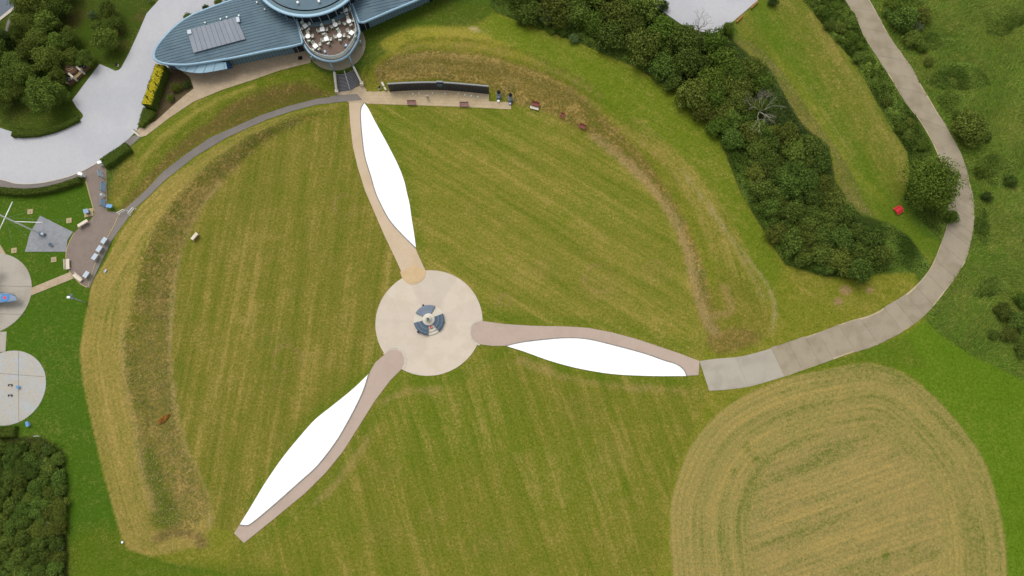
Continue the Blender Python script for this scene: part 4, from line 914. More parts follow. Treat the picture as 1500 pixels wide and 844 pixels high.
bust(730.8,142, 'grey stone plinth with dark bust, closer to the black wall', ('white', M['white'])); bust(747.6,146, 'grey stone plinth with dark bust, by the end of the flagstones', ('mauve', M['mauve']))
M['skinbake'] = None
def skin_body(name, joints, edges, root=0):
    """joints: (x,y,z,r); grows one continuous surface"""
    me = bpy.data.meshes.new(name); me.from_pydata([j[:3] for j in joints], edges, []); o = bpy.data.objects.new(name, me); C.objects.link(o)
    sk = o.modifiers.new('skin', 'SKIN'); sk.use_smooth_shade = True; ss = o.modifiers.new('sub', 'SUBSURF'); ss.levels = 2
    for i, j in enumerate(joints): me.skin_vertices[0].data[i].radius = (j[3], j[3]*(j[4] if len(j) > 4 else 1)); me.skin_vertices[0].data[i].use_root = (i == root)
    dg = bpy.context.evaluated_depsgraph_get(); out = bpy.data.meshes.new_from_object(o.evaluated_get(dg)); bpy.data.objects.remove(o); out.name = name; return out
def standing(): # walking figure, z up, facing -y
    J = [(0,0,.95,.16,.75),(0,0,1.12,.145,.75),(0,0,1.34,.18,.7),(0,.01,1.46,.11,.8),(0,.0,1.53,.055),(0,-.01,1.60,.085),(0,-.01,1.70,.10),(0,-.01,1.78,.06),
         (.19,0,1.42,.07),(.25,.03,1.14,.05),(.25,-.08,.92,.038),(.25,-.11,.84,.035),(-.19,0,1.42,.07),(-.25,-.02,1.14,.05),(-.24,-.14,.93,.038),(-.24,-.17,.85,.035),
         (.10,0,.86,.10),(.10,-.06,.48,.065),(.10,-.02,.10,.045),(.10,-.16,.04,.04),(-.10,0,.86,.10),(-.10,.03,.48,.065),(-.10,.10,.10,.045),(-.10,-.03,.04,.04)]
    E = [(0,1),(1,2),(2,3),(3,4),(4,5),(5,6),(6,7),(2,8),(8,9),(9,10),(10,11),(2,12),(12,13),(13,14),(14,15),(0,16),(16,17),(17,18),(18,19),(0,20),(20,21),(21,22),(22,23)]
    return skin_body('body', J, E)
p = pg(626.8,145.2); per = thing('person', 'person in a white top with dark hair walking on the flagstones by the black wall', 'person', (p.x, p.y, p.z+.07), .4)
bm_ = standing(); [bm_.materials.append(M[k]) for k in ('skin','shirt','trousers','hair')]
for pl in bm_.polygons:
    c = pl.center; pl.material_index = 3 if (c.z > 1.66 and c.y > -.075) or c.z > 1.745 else (1 if .98 < c.z < 1.49 and not (abs(c.x) > .2 and c.z < 1.1) else (2 if c.z <= .98 and abs(c.x) < .2 else (3 if c.z < .09 else 0)))
    pl.use_smooth = True
obj('body', bm_, per)
mb = MB(); mb.lathe([(.005,1.82),(.07,1.80),(.115,1.73),(.122,1.66),(.11,1.60)], 14, (0,.015,0)); mb.build('hair', M['hair'], per, True)
for s_ in (-1,1): MB().box((s_*.037,-.105,1.685),(.025,.02,.014)).build('eye', M['black'], per)
MB().box((0,-.118,1.655),(.026,.035,.045)).build('nose', M['skin'], per); MB().box((0,-.105,1.62),(.05,.018,.012)).build('mouth', M['red_wood'], per)
for s_ in (-1,1):
    hx, hy, hz = (.25,-.125,.80) if s_ > 0 else (-.24,-.185,.81)
    hd = MB().box((hx,hy,hz),(.035,.075,.08)).build('hand', M['skin'], per)
    for k in range(4): MB().tube([(hx,hy-.03+.02*k,hz-.035),(hx-.004*s_,hy-.032+.02*k,hz-.075),(hx-.018*s_,hy-.03+.02*k,hz-.10+.008*abs(k-1.5))], [.009,.009,.007], 6).build('finger', M['skin'], hd)
    MB().tube([(hx,hy-.035,hz+.01),(hx-.01*s_,hy-.06,hz-.02),(hx-.015*s_,hy-.065,hz-.045)], [.011,.010,.008], 6).build('thumb', M['skin'], hd)

def slat_bench(u, v, rz, wood, lab, L=1.6, group=None, pad=None):
    p = pg(u, v); zoff = .07 if pad == 'pave' else .02; r = thing('bench', lab, 'bench', (p.x, p.y, p.z+zoff), rz, group)
    for k in range(4): MB().box((0,-.22+.13*k,.44),(L,.11,.035)).build('seat_slat', wood, r)
    for k in range(3): MB().box((0,.27+.05*k,.58+.13*k),(L,.035,.11),0,-.25).build('back_slat', wood, r)
    for s_ in (-1,1):
        MB().box((s_*L*.44,-.2,.21),(.07,.07,.42)).build('leg', wood, r); MB().bar((s_*L*.44,.2,0),(s_*L*.44,.42,.95),.07,.07).build('leg', wood, r)
        MB().box((s_*L*.46,.02,.64),(.08,.55,.05)).build('armrest', wood, r)
    if pad == 'stone':
        MB().box((0,-.55,.03),(L*1.05,.55,.08)).build('foot_slab', M['palestone'], r)
slat_bench(603.5,153,0, M['mauve_wood'], 'mauve wooden bench on the flagstones facing the black wall, by the walking person', 1.7, pad='pave')
slat_bench(680,155.4,0, M['mauve_wood'], 'mauve wooden bench on the flagstones facing the black wall, towards the busts', 1.7, pad='pave')
slat_bench(784,154.8,-.30, M['red_wood'], 'red brown bench with a pale stone foot slab beside the bank', 1.6, pad='stone')
slat_bench(823.5,171,-.5, M['red_wood'], 'short red brown seat against the bank between two longer benches', .7)
slat_bench(852.5,187.5,-.45, M['red_wood'], 'red brown bench at the bank, farthest from the black wall', 1.35)
def stone_bench(u, v, rz, lab, L=1.9):
    p = pg(u, v); r = thing('bench', lab, 'bench', (p.x, p.y, p.z+.05), rz)
    for k in range(5): MB().box((0,-.26+.125*k,.45),(L,.115,.05)).build('seat_plank', M['offwhite'], r)
    MB().box((0,.40,.62),(L,.06,.5),0,-.2).build('backrest', M['offwhite'], r)
    for s_ in (-1,1): MB().box((s_*L*.40,.0,.21),(.14,.6,.42)).build('support', M['offwhite'], r)
stone_bench(123.5,328.5,.62+math.pi, 'cream bench on the brown plaza beside the blue display kiosk')
stone_bench(101.5,388,1.75, 'cream bench at the plaza edge between grey granite paving and beige path')
stone_bench(116,407.5,-.62, 'cream bench at the plaza edge below the beige path')
stone_bench(286.5,347.5,.95+math.pi, 'single cream bench standing on the grass bank', 1.5)
# red picnic table, timber rails
p = pg(1314.3,308.7); r = thing('picnic_table', 'bright red picnic table on the mown strip beside the bushes', 'picnic table', p, .52); r.scale = (.82,.82,.9)
for k in range(5): MB().box((0,-.34+.17*k,.75),(1.8,.145,.04)).build('top_plank', M['red_paint'], r)
for s_ in (-1,1):
    for k in range(2): MB().box((0,s_*(.62+.16*k),.45),(1.8,.14,.04)).build('seat_plank', M['red_paint'], r)
    MB().bar((s_*.6,-.75,.03),(s_*.6,-.2,.72),.08,.05).build('leg', M['red_paint'], r); MB().bar((s_*.6,.75,.03),(s_*.6,.2,.72),.08,.05).build('leg', M['red_paint'], r)
    MB().box((s_*.6,0,.40),(.06,1.5,.08)).build('cross_rail', M['red_paint'], r)
for (a_, b_, lab) in (((1078,34),(1087,24.5),'low orange brown timber rail at the gravel edge, beside the bushes'),((1099,14),(1109,4),'low orange brown timber rail at the gravel edge, farther from the bushes')):
    A_, B_ = pg(*a_), pg(*b_); mid = (A_+B_)/2; an = math.atan2(B_.y-A_.y, B_.x-A_.x); L = (B_-A_).length; r = thing('timber_rail', lab, 'rail', mid, an)
    MB().box((0,0,.42),(L,.22,.16)).build('beam', M['orange_wood'], r)
    for s_ in (-1,0,1): MB().box((s_*L*.42,0,.17),(.16,.16,.36)).build('post', M['orange_wood'], r)

# ------------------------------------------------------------------ seated airman on his stepped round base
S0 = pg(628.8,469.5); mem = thing('memorial_statue', 'round stepped memorial of slate and pale stone with a seated stone figure on top', 'statue', (S0.x, S0.y, S0.z+.05))
r1 = 2.72; r0_ = 1.08
M['badge'] = mat_plain('bronze_grey_badges', alb(142,156,164), .5, 0, .1)
MB().lathe([(r1+.05,0),(r1+.05,.06),(.01,.06)], 60).build('base_slab', M['palestone'], mem)
def deg(x): return math.radians(x)
SECT = [('slate',68,152),('pale',152,192),('slate_dark',192,268),('pale',268,312),('slate_dark',312,385),('pale',25,68)]
for (k, a0, a1) in SECT:
    A0, A1 = deg(a0), deg(a1)
    if k == 'pale':
        for (ri_, ro_, zz) in ((2.15,2.68,.22),(1.62,2.15,.42),(r0_,1.62,.62)):
            mb = MB(); mb.lathe([(ro_,.05),(ro_,zz),(ri_,zz)], 10, (0,0,0), A0, A1); mb.build('step', M['palestone'], mem)
    else:
        mb = MB(); mb.lathe([(r1,.05),(r1,.55),(r1-.1,.62),(r0_,1.0)], 16, (0,0,0), A0, A1)
        for aa in (A0, A1):
            ca_, sa_ = math.cos(aa), math.sin(aa); prof = [(r1,.05),(r1,.55),(r1-.1,.62),(r0_,1.0),(r0_,.05)]
            mb.add([(rr*ca_, rr*sa_, z_) for rr, z_ in prof], [(0,1,2,3,4)])
        pn = mb.build('slate_sector', M[k], mem)
        if k == 'slate_dark':
            mb = MB()
            for rr in (1.72, 2.38):
                for j in range(12):
                    aa = A0+(A1-A0)*(j+.5)/12; zz = 1.0-(rr-r0_)*.38/1.54+.02; mb.box((rr*math.cos(aa), rr*math.sin(aa), zz), (.20,.06,.03), aa)
            b_ = mb.build('badges', M['badge'], pn); b_['kind'] = 'stuff'
        else:
            mb = MB()
            for j in range(9): aa = A0+(A1-A0)*(j+.5)/9; mb.box((1.85*math.cos(aa), 1.85*math.sin(aa), .84), (1.2,.02,.02), aa)
            b_ = mb.build('panel_joints', M['slate_dark'], pn); b_['kind'] = 'stuff'
MB().lathe([(r0_,.05),(r0_,1.02),(1.0,1.08),(.62,1.15),(.52,1.5),(.50,1.62),(.01,1.62)], 40).build('drum', M['palestone'], mem, True)
J = [(0,.05,1.80,.17,.9),(0,.06,2.0,.16,.8),(0,.03,2.2,.19,.75),(0,0,2.33,.10),(0,-.03,2.40,.06),(0,-.06,2.47,.09),(0,-.07,2.57,.105),(0,-.07,2.65,.07),
     (.2,.02,2.27,.075),(.27,-.1,2.02,.06),(.12,-.27,1.92,.05),(.05,-.33,1.93,.045),(-.2,.02,2.27,.075),(-.27,-.1,2.02,.06),(-.12,-.27,1.92,.05),(-.05,-.33,1.93,.045),
     (.12,-.02,1.76,.11),(.2,-.38,1.78,.08),(.12,-.42,1.60,.06),(.03,-.4,1.62,.05),(-.12,-.02,1.76,.11),(-.2,-.38,1.78,.08),(-.12,-.42,1.60,.06),(-.03,-.4,1.62,.05)]
E = [(0,1),(1,2),(2,3),(3,4),(4,5),(5,6),(6,7),(2,8),(8,9),(9,10),(10,11),(2,12),(12,13),(13,14),(14,15),(0,16),(16,17),(17,18),(18,19),(0,20),(20,21),(21,22),(22,23)]
sb = skin_body('seated_figure', J, E); sb.materials.append(M['greystone']); obj('seated_figure', sb, mem)
p = S0+Vector((.46,-1.35,0)); w = thing('wreath', 'red poppy wreath laid on the pale steps of the round memorial', 'wreath', (p.x, p.y, S0.z+.05+.63))
M['poppy'] = mat_plain('poppy_red', alb(214,40,48), .6, 0, .15, 9)
MB().tube([(.17*math.cos(a_), .17*math.sin(a_), .06) for a_ in np.linspace(0, 6.283, 15)], .07, 8, False).build('ring', M['poppy'], w, True); MB().box((.02,.02,.05),(.13,.13,.03)).build('card', M['white'], w)
for (u, v) in ((620.5,448.3),(650.2,472.6),(613,487)):
    p = pg(u, v); an = math.atan2(S0.y-p.y, S0.x-p.x)-math.pi/2; r = thing('floodlight', 'small black floodlight on the pale disc at the edge of the round memorial', 'floodlight', (p.x, p.y, p.z+.05), an, 'floodlights round the memorial')
    MB().box((0,0,.03),(.26,.26,.06)).build('foot', M['black'], r); MB().tube([(0,0,.05),(0,0,.32)], .035, 6).build('stem', M['black'], r)
    MB().box((0,.02,.42),(.34,.26,.30),0,.5).build('housing', M['black'], r); MB().box((0,.15,.50),(.28,.02,.22),0,.5).build('lens', M['darkglass'], r)

# ------------------------------------------------------------------ aircraft on its stand (only one wing tip is in the picture)
ac_r = px(7.2,436.3,SPC.z+1.75); tipx = px(24.6,438.6,SPC.z+1.75)
root_x = tipx.x-5.7
ac = thing('fighter_aircraft', 'camouflaged fighter aircraft with blue and red wing roundel on a round concrete stand', 'aircraft', (root_x, ac_r.y, SPC.z+.05))
t = NT('camouflage_paint'); n_ = t.noise(t.pos(), .42, 2, .4); t.b.inputs['Roughness'].default_value = .5
M['camo'] = t.done(t.mix(t.ramp(n_, .49, .51), alb(196,178,158), alb(128,148,170)))
def wing(sgn):
    mb = MB(); vs = []; N = 18
    for i in range(N+1):
        s_ = i/N; xx = sgn*(.3+5.4*s_); ch = 2.35*math.sqrt(max(0, 1-(s_)**6))*(1-.32*s_); ch = max(ch, .1); le = -.95+.12*s_; zz = 1.25+.42*s_
        prof = [(0,0),(.05,.06),(.3,.10),(.65,.055),(1,.0),(.6,-.03),(.2,-.05)]
        for (c_, hgt) in prof: vs.append((xx, le+(ch*c_)+(.35*(s_**5)), zz+hgt*ch*.8))
    k = 7; fs = []
    for i in range(N):
        for j in range(k): fs.append((i*k+j, (i+1)*k+j, (i+1)*k+(j+1) % k, i*k+(j+1) % k))
    fs.append(tuple(range(N*k, N*k+k)))
    mb.add(vs, fs); return mb
M['rdl_blue'] = mat_plain('roundel_blue', alb(62,140,198), .5, 0, .03); M['rdl_red'] = mat_plain('roundel_red', alb(226,64,88), .5, 0, .03)
for s_ in (1,-1):
    w_ = wing(s_).build('wing', M['camo'], ac, True); rx = (ac_r.x-root_x)*s_
    zz = 1.25+.42*(abs(rx)-.3)/5.4+.21
    MB().lathe([(.74,0),(.72,.012),(.01,.014)], 32, (rx, 0, zz)).build('roundel', M['rdl_blue'], w_); MB().lathe([(.30,.02),(.01,.024)], 24, (rx, 0, zz)).build('roundel_centre', M['rdl_red'], w_)
mb = MB(); mb.tube([(0,-3.0,1.75),(0,-2.6,1.75),(0,-1,1.8),(0,.8,1.9),(0,3,2.0),(0,5.6,2.1)], [.22,.5,.62,.62,.42,.14], 16); mb.build('fuselage', M['camo'], ac, True)
mb = MB(); mb.lathe([(.01,.62),(.2,.55),(.32,.3),(.36,0)], 12, (0,.3,2.3)); mb.build('canopy', M['darkglass'], ac, True)
MB().box((0,5.1,2.2),(3.0,1.0,.07)).build('tailplane', M['camo'], ac); MB().box((0,5.3,2.75),(.08,1.0,1.1)).build('fin', M['camo'], ac)
for k in range(3): a_ = k*2.094; MB().bar((0,-3.05,1.75),(1.5*math.sin(a_),-3.05,1.75+1.5*math.cos(a_)),.16,.05).build('propeller_blade', M['black'], ac)
for s_ in (-1,1): MB().tube([(s_*.95,-.5,1.3),(s_*1.1,-.6,.3)], .06, 8).build('undercarriage_leg', M['greystone'], ac); MB().tube([(s_*1.02,-.6,.3),(s_*1.18,-.6,.3)], .3, 16).build('wheel', M['black'], ac)
MB().tube([(0,5.2,1.98),(0,5.3,.15)], .05, 8).build('tail_strut', M['greystone'], ac); MB().tube([(-.06,5.3,.15),(.06,5.3,.15)], .15, 12).build('wheel', M['black'], ac)
# fittings on the empty stand
for (u, v) in ((16,563.5),(16,578.5)):
    p = pg(u, v); r = thing('anchor_bracket', 'dark metal bracket bolted to the empty round concrete stand', 'bracket', (p.x, p.y, p.z+.05), 0, 'brackets on the empty stand')
    MB().box((0,0,.04),(.6,.10,.08)).build('base_plate', M['black'], r); MB().box((.28,-.14,.12),(.08,.35,.2)).build('lug', M['black'], r); MB().box((-.28,-.12,.12),(.08,.3,.2)).build('lug', M['black'], r)
def small_box(u, v, lab, cat, name, d, mat, mat2, rz=0, up=.05):
    p = pg(u, v); r = thing(name, lab, cat, (p.x, p.y, p.z+up), rz)
    MB().box((0,0,d[2]*.45),(d[0]*.8,d[1]*.8,d[2]*.9)).build('body', mat2, r); MB().box((0,0,d[2]*.95),(d[0],d[1],d[2]*.12),0,.15).build('lid', mat, r)
small_box(28.6,567.5, 'small pale blue box on the empty round concrete stand', 'box', 'service_box', (.45,.5,.5), M['blue'], M['boardgrey'])
small_box(43,621.5, 'small blue box on the grass beside the empty concrete stand', 'box', 'service_box', (.5,.85,.6), M['blue'], M['boardblue'], .25, 0)
p = pg(55,639); r = thing('low_rail', 'short low white rail on the grass before the dark thicket', 'rail', p); MB().tube([(-.5,0,.35),(.5,0,.35)], .03, 6).build('bar', M['white'], r)
for s_ in (-1,1): MB().tube([(s_*.45,0,0),(s_*.45,0,.35)], .03, 6).build('post', M['white'], r)
small_box(180.5,794, 'tiny white marker box in the lawn at the foot of the west bank', 'box', 'marker_box', (.3,.35,.35), M['white'], M['boardgrey'], 0, 0)
small_box(155,397.5, 'small pale cover plate box in the mown bank by the plaza', 'box', 'cover_box', (.35,.65,.2), M['boardgrey'], M['greystone'], -.5, 0)

# ------------------------------------------------------------------ mast, plaza furniture
mb0 = pg(60.5,343.2); mast = thing('flag_mast', 'tall white mast with yardarm and slanting gaff on the grey granite paving', 'mast', (mb0.x, mb0.y, mb0.z+.065)); MZ = mast.location.z
def mp(u, v, zz): q_ = px(u, v, MZ+zz); return (q_.x-mb0.x, q_.y-mb0.y, zz)
MB().tube([(0,0,.3),(0,0,9),(0,0,15.5)], [.17,.13,.07], 10).build('pole', M['white'], mast, True)
MB().box((.25,0,.25),(1.2,.6,.5),-.4).build('tabernacle', M['slate'], mast); MB().box((.6,-.15,.5),(.45,.42,.35),-.4).build('winch', M['boardgrey'], mast)
a_, b_ = Vector(mp(19,291.5,9.0)), Vector(mp(0,332,9.0)); sh = -(a_+(b_-a_)*.62); sh.z = 0
yd = (b_-a_).normalized()
MB().tube([yd*-2.9+Vector((0,0,9)), Vector((0,0,9)), yd*2.4+Vector((0,0,9))], [.06,.09,.06], 8).build('yardarm', M['white'], mast, True)
MB().tube([(0,0,6.9), mp(62,326,9.6)], [.08,.05], 8).build('gaff', M['white'], mast, True)
for q_ in ((44.5,310.3),(101.3,323.3),(20.8,367),(79,380.5)):
    g = pg(*q_); MB().tube([(g.x-mb0.x, g.y-mb0.y, g.z-MZ+.1), (0,0,8.8)], .012, 4).build('stay', M['steel'], mast)
    r = thing('anchor_pad', 'small square buff paving pad in the lawn anchoring a mast stay', 'paving pad', g, .15, 'mast stay anchor pads')
    MB().box((0,0,.03),(.95,.95,.10)).build('pad', M['stone_yellow'], r); MB().lathe([(.16,.08),(.14,.16),(.01,.17)], 10).build('anchor', M['greystone'], r)
small_box(76.5,359.5, 'grey box with dark top on the granite paving near the mast', 'box', 'equipment_box', (.55,.5,.55), M['slate_dark'], M['boardgrey'], .4, .065)
def lectern(u, v, rz, lab, grp=None, mat='boardgrey', w_=1.15, d2=.95):
    p = pg(u, v); r = thing('information_panel', lab, 'information panel', (p.x, p.y, p.z+.06), rz, grp)
    MB().box((0,0,.86),(w_,d2,.05),0,.22).build('panel', M[mat], r); MB().box((0,0,.82),(w_+.06,d2+.06,.04),0,.22).build('frame', M['slate'], r)
    for s_ in (-1,1): MB().box((s_*w_*.36,.05,.41),(.07,.07,.82)).build('post', M['slate'], r)
for (u, v) in ((156.5,354.5),(149.5,366.5),(143,378.2)): lectern(u, v, deg(-118), 'tilted pale grey information panel in the row of three along the plaza', 'row of three information panels')
lectern(130.5,404, deg(-118), 'tilted pale grey information panel standing apart at the plaza tip')
lectern(164,304.3, deg(170), 'pale blue tilted panel on the grass corner beside the plaza', None, 'blue', 1.05, .7)
def board(u, v, rz, w_, hh, lab, mat='boardgrey'):
    p = pg(u, v); r = thing('notice_board', lab, 'notice board', (p.x, p.y, p.z+.05), rz)
    MB().box((0,0,hh-.55),(w_,.07,1.05),0,-.25).build('panel', M[mat], r); MB().box((0,.05,hh-.55),(w_+.1,.05,1.15),0,-.25).build('frame', M['slate'], r)
    for s_ in (-1,1): MB().box((s_*w_*.45,.03,hh*.5-.1),(.08,.08,hh-.2)).build('post', M['slate'], r)
board(153,258.5, deg(108), 1.35, 1.9, 'upright pale notice board beside the white gate pillar at the hedge', 'boardgrey')
board(154.5,276, deg(93), 1.7, 1.3, 'long blue grey notice board along the plaza edge, above the white litter bin', 'boardblue')
board(154,299.5, deg(93), 1.3, 1.3, 'short blue grey notice board along the plaza edge, below the white litter bin', 'boardblue')
p = pg(152.5,287.8); r = thing('litter_bin', 'small white litter bin between two notice boards on the plaza', 'bin', (p.x, p.y, p.z+.055))
MB().lathe([(.24,0),(.27,.75),(.28,.8)], 14).build('drum', M['white'], r, True); MB().lathe([(.29,.8),(.25,.92),(.01,.98)], 14).build('lid', M['boardgrey'], r, True)
for (u, v, rz, lab) in ((123,258.3,-.25,'white gate pillar at the end of the long curved hedge'),(151.5,241.5,.35,'white gate pillar at the end of the short block hedge')):
    p = pg(u, v); r = thing('gate_pillar', lab, 'pillar', (p.x, p.y, p.z+.05), rz)
    MB().box((0,0,.55),(.75,.42,1.1)).build('shaft', M['white'], r); MB().box((0,0,1.14),(.85,.52,.10)).build('cap', M['white'], r)
for (u, v, lab) in ((119,267.5,'small blue white sign low on the grass behind the long curved hedge'),(164.3,243,'small blue white sign low on the grass behind the short block hedge')):
    p = pg(u, v); r = thing('small_sign', lab, 'sign', p, -.3); MB().box((0,0,.55),(.6,.05,.4),0,-.3).build('face', M['boardblue'], r); MB().tube([(0,.03,0),(0,.03,.5)], .03, 6).build('stake', M['steel'], r)
p = pg(130.5,312); r = thing('display_kiosk', 'pale blue topped display kiosk on a square stone pad beside the plaza', 'kiosk', (p.x, p.y, p.z+.02), .25)
MB().box((0,0,.05),(1.65,1.5,.12)).build('pad', M['stone_yellow'], r); MB().box((0,0,.5),(.62,.55,.85)).build('pedestal', M['slate'], r); MB().box((0,0,.98),(.85,.75,.07),0,.3).build('screen', M['boardblue'], r)
for (u, v, rz, lab) in ((180.5,312,.55,'white hooped barrier across the mouth of the asphalt path'),(195,311,.95,'white hooped barrier at the grass side of the asphalt path')):
    p = pg(u, v); r = thing('barrier', lab, 'barrier', (p.x, p.y, p.z+.06), rz)
    MB().tube([(-.75,0,0),(-.75,0,.85),(-.6,0,1.0),(.6,0,1.0),(.75,0,.85),(.75,0,0)], .045, 8).build('hoop', M['white'], r, True); MB().tube([(-.75,0,.5),(.75,0,.5)], .035, 8).build('mid_rail', M['white'], r, True)
    for s_ in (-1,1): MB().lathe([(.12,0),(.12,.03),(.05,.05)], 10, (s_*.75,0,0)).build('foot', M['steel'], r)
p = pg(126.5,443.7); lampo = thing('floodlight_post', 'white post with floodlights on the lawn below the plaza tip', 'floodlight post', p)
MB().tube([(0,0,0),(0,0,4.5)], [.09,.06], 8).build('post', M['boardgrey'], lampo, True)
for (x_, y_, rz) in ((.35,-.15,.3),(-.35,.15,.3),(0,.4,1.6)): MB().box((x_,y_,4.4),(.45,.3,.3),rz,.5).build('floodlight', M['slate'], lampo)
MB().box((-.2,-.05,4.62),(.5,.36,.24)).build('junction_box', M['white'], lampo); MB().bar((-.6,.25,4.3),(.6,-.25,4.3),.07,.07).build('crossbar', M['slate'], lampo)
# brick monument under the trees
p = pg(117,112); bm0 = thing('brick_monument', 'brown brick round monument with buff stone wings facing the gravel', 'monument', p, deg(50)); th = deg(50)
mb = MB(); mb.lathe([(1.35,0),(1.35,1.3),(1.25,1.42),(.95,1.5),(.9,1.55),(.55,1.6),(.01,1.62)], 28, (0,1.5,0)); dr = mb.build('drum', M['brick'], bm0)
for rr, zz in ((.62,1.62),(.30,1.65)): MB().lathe([(rr+.09,zz-.06),(rr+.08,zz),(rr-.02,zz),(rr-.03,zz-.06)], 24, (0,1.5,0)).build('stone_ring', M['stone_yellow'], dr)
for s_ in (-1,1):
    MB().box((s_*1.85,.0,.5),(1.5,.5,1.0)).build('wing_wall', M['brick'], bm0); MB().box((s_*1.85,.0,1.05),(1.6,.6,.10)).build('coping', M['stone_yellow'], bm0)
    MB().box((s_*.95,.2,.75),(.35,1.3,1.5)).build('pier', M['palestone'], bm0)
    MB().lathe([(.42,1.1),(.42,1.2),(.33,1.2),(.33,1.12),(.01,1.12)], 18, (s_*1.85,-.1,0)).build('bowl', M['black'], bm0); MB().lathe([(.14,1.13),(.12,1.26),(.01,1.28)], 10, (s_*1.85,-.1,0)).build('finial', M['greystone'], bm0)
    MB().box((s_*1.9,.75,.35),(.9,.8,.7)).build('buttress', M['slate'], bm0)
MB().box((0,-.1,.35),(1.5,.6,.7)).build('plinth', M['brick'], bm0); MB().box((0,-.1,.74),(1.6,.7,.09)).build('coping', M['stone_yellow'], bm0)
for k in range(3): MB().box((-.45+.45*k,-.1,.82),(.24,.3,.1)).build('stone_letter_block', M['stone_yellow'], bm0)
def spot(u, v, lab):
    p = pg(u, v); r = thing('lawn_spotlight', lab, 'spotlight', p, random.uniform(0,3)); MB().box((0,0,.05),(.5,.4,.1)).build('base', M['palestone'], r); MB().tube([(0,0,.1),(0,0,.35)], .04, 6).build('stem', M['black'], r); MB().box((.05,.05,.45),(.42,.34,.32),.4,.5).build('housing', M['black'], r)
spot(172.5,96.5,'small black spotlight on a pale base at the lawn point by the gravel'); spot(112.5,172.5,'small black spotlight at the end of the low grass-edge hedge'); spot(556.3,130.3,'small dark spotlight beside the stair foot and the black wall')
p = pg(562.8,127.8); r = thing('stone_kerb', 'short pale stone retaining kerb slanting up the bank beside the black wall', 'kerb', p, deg(-62))
MB().box((-.45,0,.25),(.9,.4,.6)).build('block', M['palestone'], r); MB().box((.42,0,.12),(.8,.32,.4)).build('block', M['palestone'], r)
p = pg(222,2); r = thing('entrance_sign', 'dark blue sign on the grass at the gravel drive edge', 'sign', p, .3); MB().box((0,0,.9),(1.1,.08,.8)).build('face', M['bluewall'], r)
for s_ in (-1,1): MB().box((s_*.45,.06,.6),(.08,.08,1.2)).build('post', M['steel'], r)
p = pg(199.5,195.5); r = thing('drain_grating', 'white edged grating strip across the paved path end by the gravel', 'grating', (p.x, p.y, p.z+.07), deg(-38))
MB().box((0,0,.02),(2.0,.30,.04)).build('frame', M['palestone'], r); MB().box((0,.26,.015),(2.0,.2,.03)).build('grille', M['asphalt'], r)

# ------------------------------------------------------------------ vegetation
def leaves(cen, nrm, size, asp=.62, jit=.7, r=rng):
    """one diamond leaf spray per centre, tipped about its normal"""
    n = len(cen); d = nrm+r.normal(0, jit, (n,3)); d /= np.linalg.norm(d, axis=1)[:,None]+1e-9
    a = np.cross(d, r.normal(0,1,(n,3))); a /= np.linalg.norm(a, axis=1)[:,None]+1e-9; b = np.cross(d, a)
    s = np.asarray(size).reshape(-1,1)*np.ones((n,1)); V = np.stack([cen+a*s, cen+b*s*asp, cen-a*s, cen-b*s*asp], 1).reshape(-1,3)
    return V, np.arange(4*n).reshape(n,4)
def crown_mesh(name, R, Hc, lobes, nleaf, leaf, mat, seed, z0=.0, flat=.9, open_=0.0):
    """leafy crown: uneven lobes round an empty heart; R radius, Hc height, base z0"""
    r = np.random.default_rng(seed); L = []
    for i in range(lobes):
        a = i*2.399+r.uniform(-.4,.4); q = math.sqrt((i+.5)/lobes); rr = R*.82*q*r.uniform(.65,1.22)
        zz = z0+Hc*(.40+.42*math.sqrt(max(0, 1-q*q))*r.uniform(.7,1.2)); L.append((rr*math.cos(a), rr*math.sin(a), zz, R*r.choice([.13,.2,.28,.36])*r.uniform(.85,1.15)*(1.1-.25*q)))
    L = np.array(L); per = np.maximum(20, (nleaf*L[:,3]**2/(L[:,3]**2).sum()).astype(int)); cs, ns = [], []
    for (x,y,z,s), k in zip(L, per):
        d = r.normal(0,1,(k,3)); d[:,2] = d[:,2]*.8+.25; d /= np.linalg.norm(d, axis=1)[:,None]
        rad = s*(np.clip(r.normal(.98,.20,k),.3,1.5)+.35*(r.random(k)<.08))[:,None]*np.array([1,1,flat]); cs.append(np.array([x,y,z])+d*rad); ns.append(d)
    k = nleaf//5; a = r.uniform(0,6.283,k); zz = r.uniform(z0*.9, z0+Hc*.5, k); rr = R*r.uniform(.55,.98,k)*(.75+.25*np.sin(a*3+seed))
    cs.append(np.c_[rr*np.cos(a), rr*np.sin(a), zz]); ns.append(np.c_[np.cos(a), np.sin(a), np.full(k,.5)])
    cs, ns = np.concatenate(cs), np.concatenate(ns); keep = r.random(len(cs)) > open_; cs, ns = cs[keep], ns[keep]
    cs[:,2] = np.maximum(cs[:,2], .05)
    V, F = leaves(cs, ns, r.uniform(.6,1.3,len(cs))*leaf, r=r)
    base = r.random(len(L)); lc = np.clip(r.normal(.45,.24,len(cs)), 0, 1)
    return np_mesh(name, V, F, [mat], False, lc)
def trunk_mesh(name, R, Hc, z0, seed, stems=1, r0=.16):
    r = random.Random(seed); mb = MB()
    for s_ in range(stems):
        bx, by = (0,0) if stems == 1 else (r.uniform(-.3,.3)*R, r.uniform(-.3,.3)*R); top = z0+Hc*.6
        mb.tube([(bx,by,-.15),(bx+r.uniform(-.1,.1),by+r.uniform(-.1,.1),top*.5),(bx*1.4,by*1.4,top)], [r0,r0*.7,r0*.3], 7)
        for k in range(5):
            a = r.uniform(0,6.28); zz = top*r.uniform(.35,.8); e = (bx+R*.6*math.cos(a), by+R*.6*math.sin(a), zz+Hc*.3)
            mb.tube([(bx,by,zz),((bx+e[0])/2,(by+e[1])/2,zz+Hc*.2),e], [r0*.5,r0*.35,r0*.12], 5)
    return mb.mesh(name, M['bark'], True)
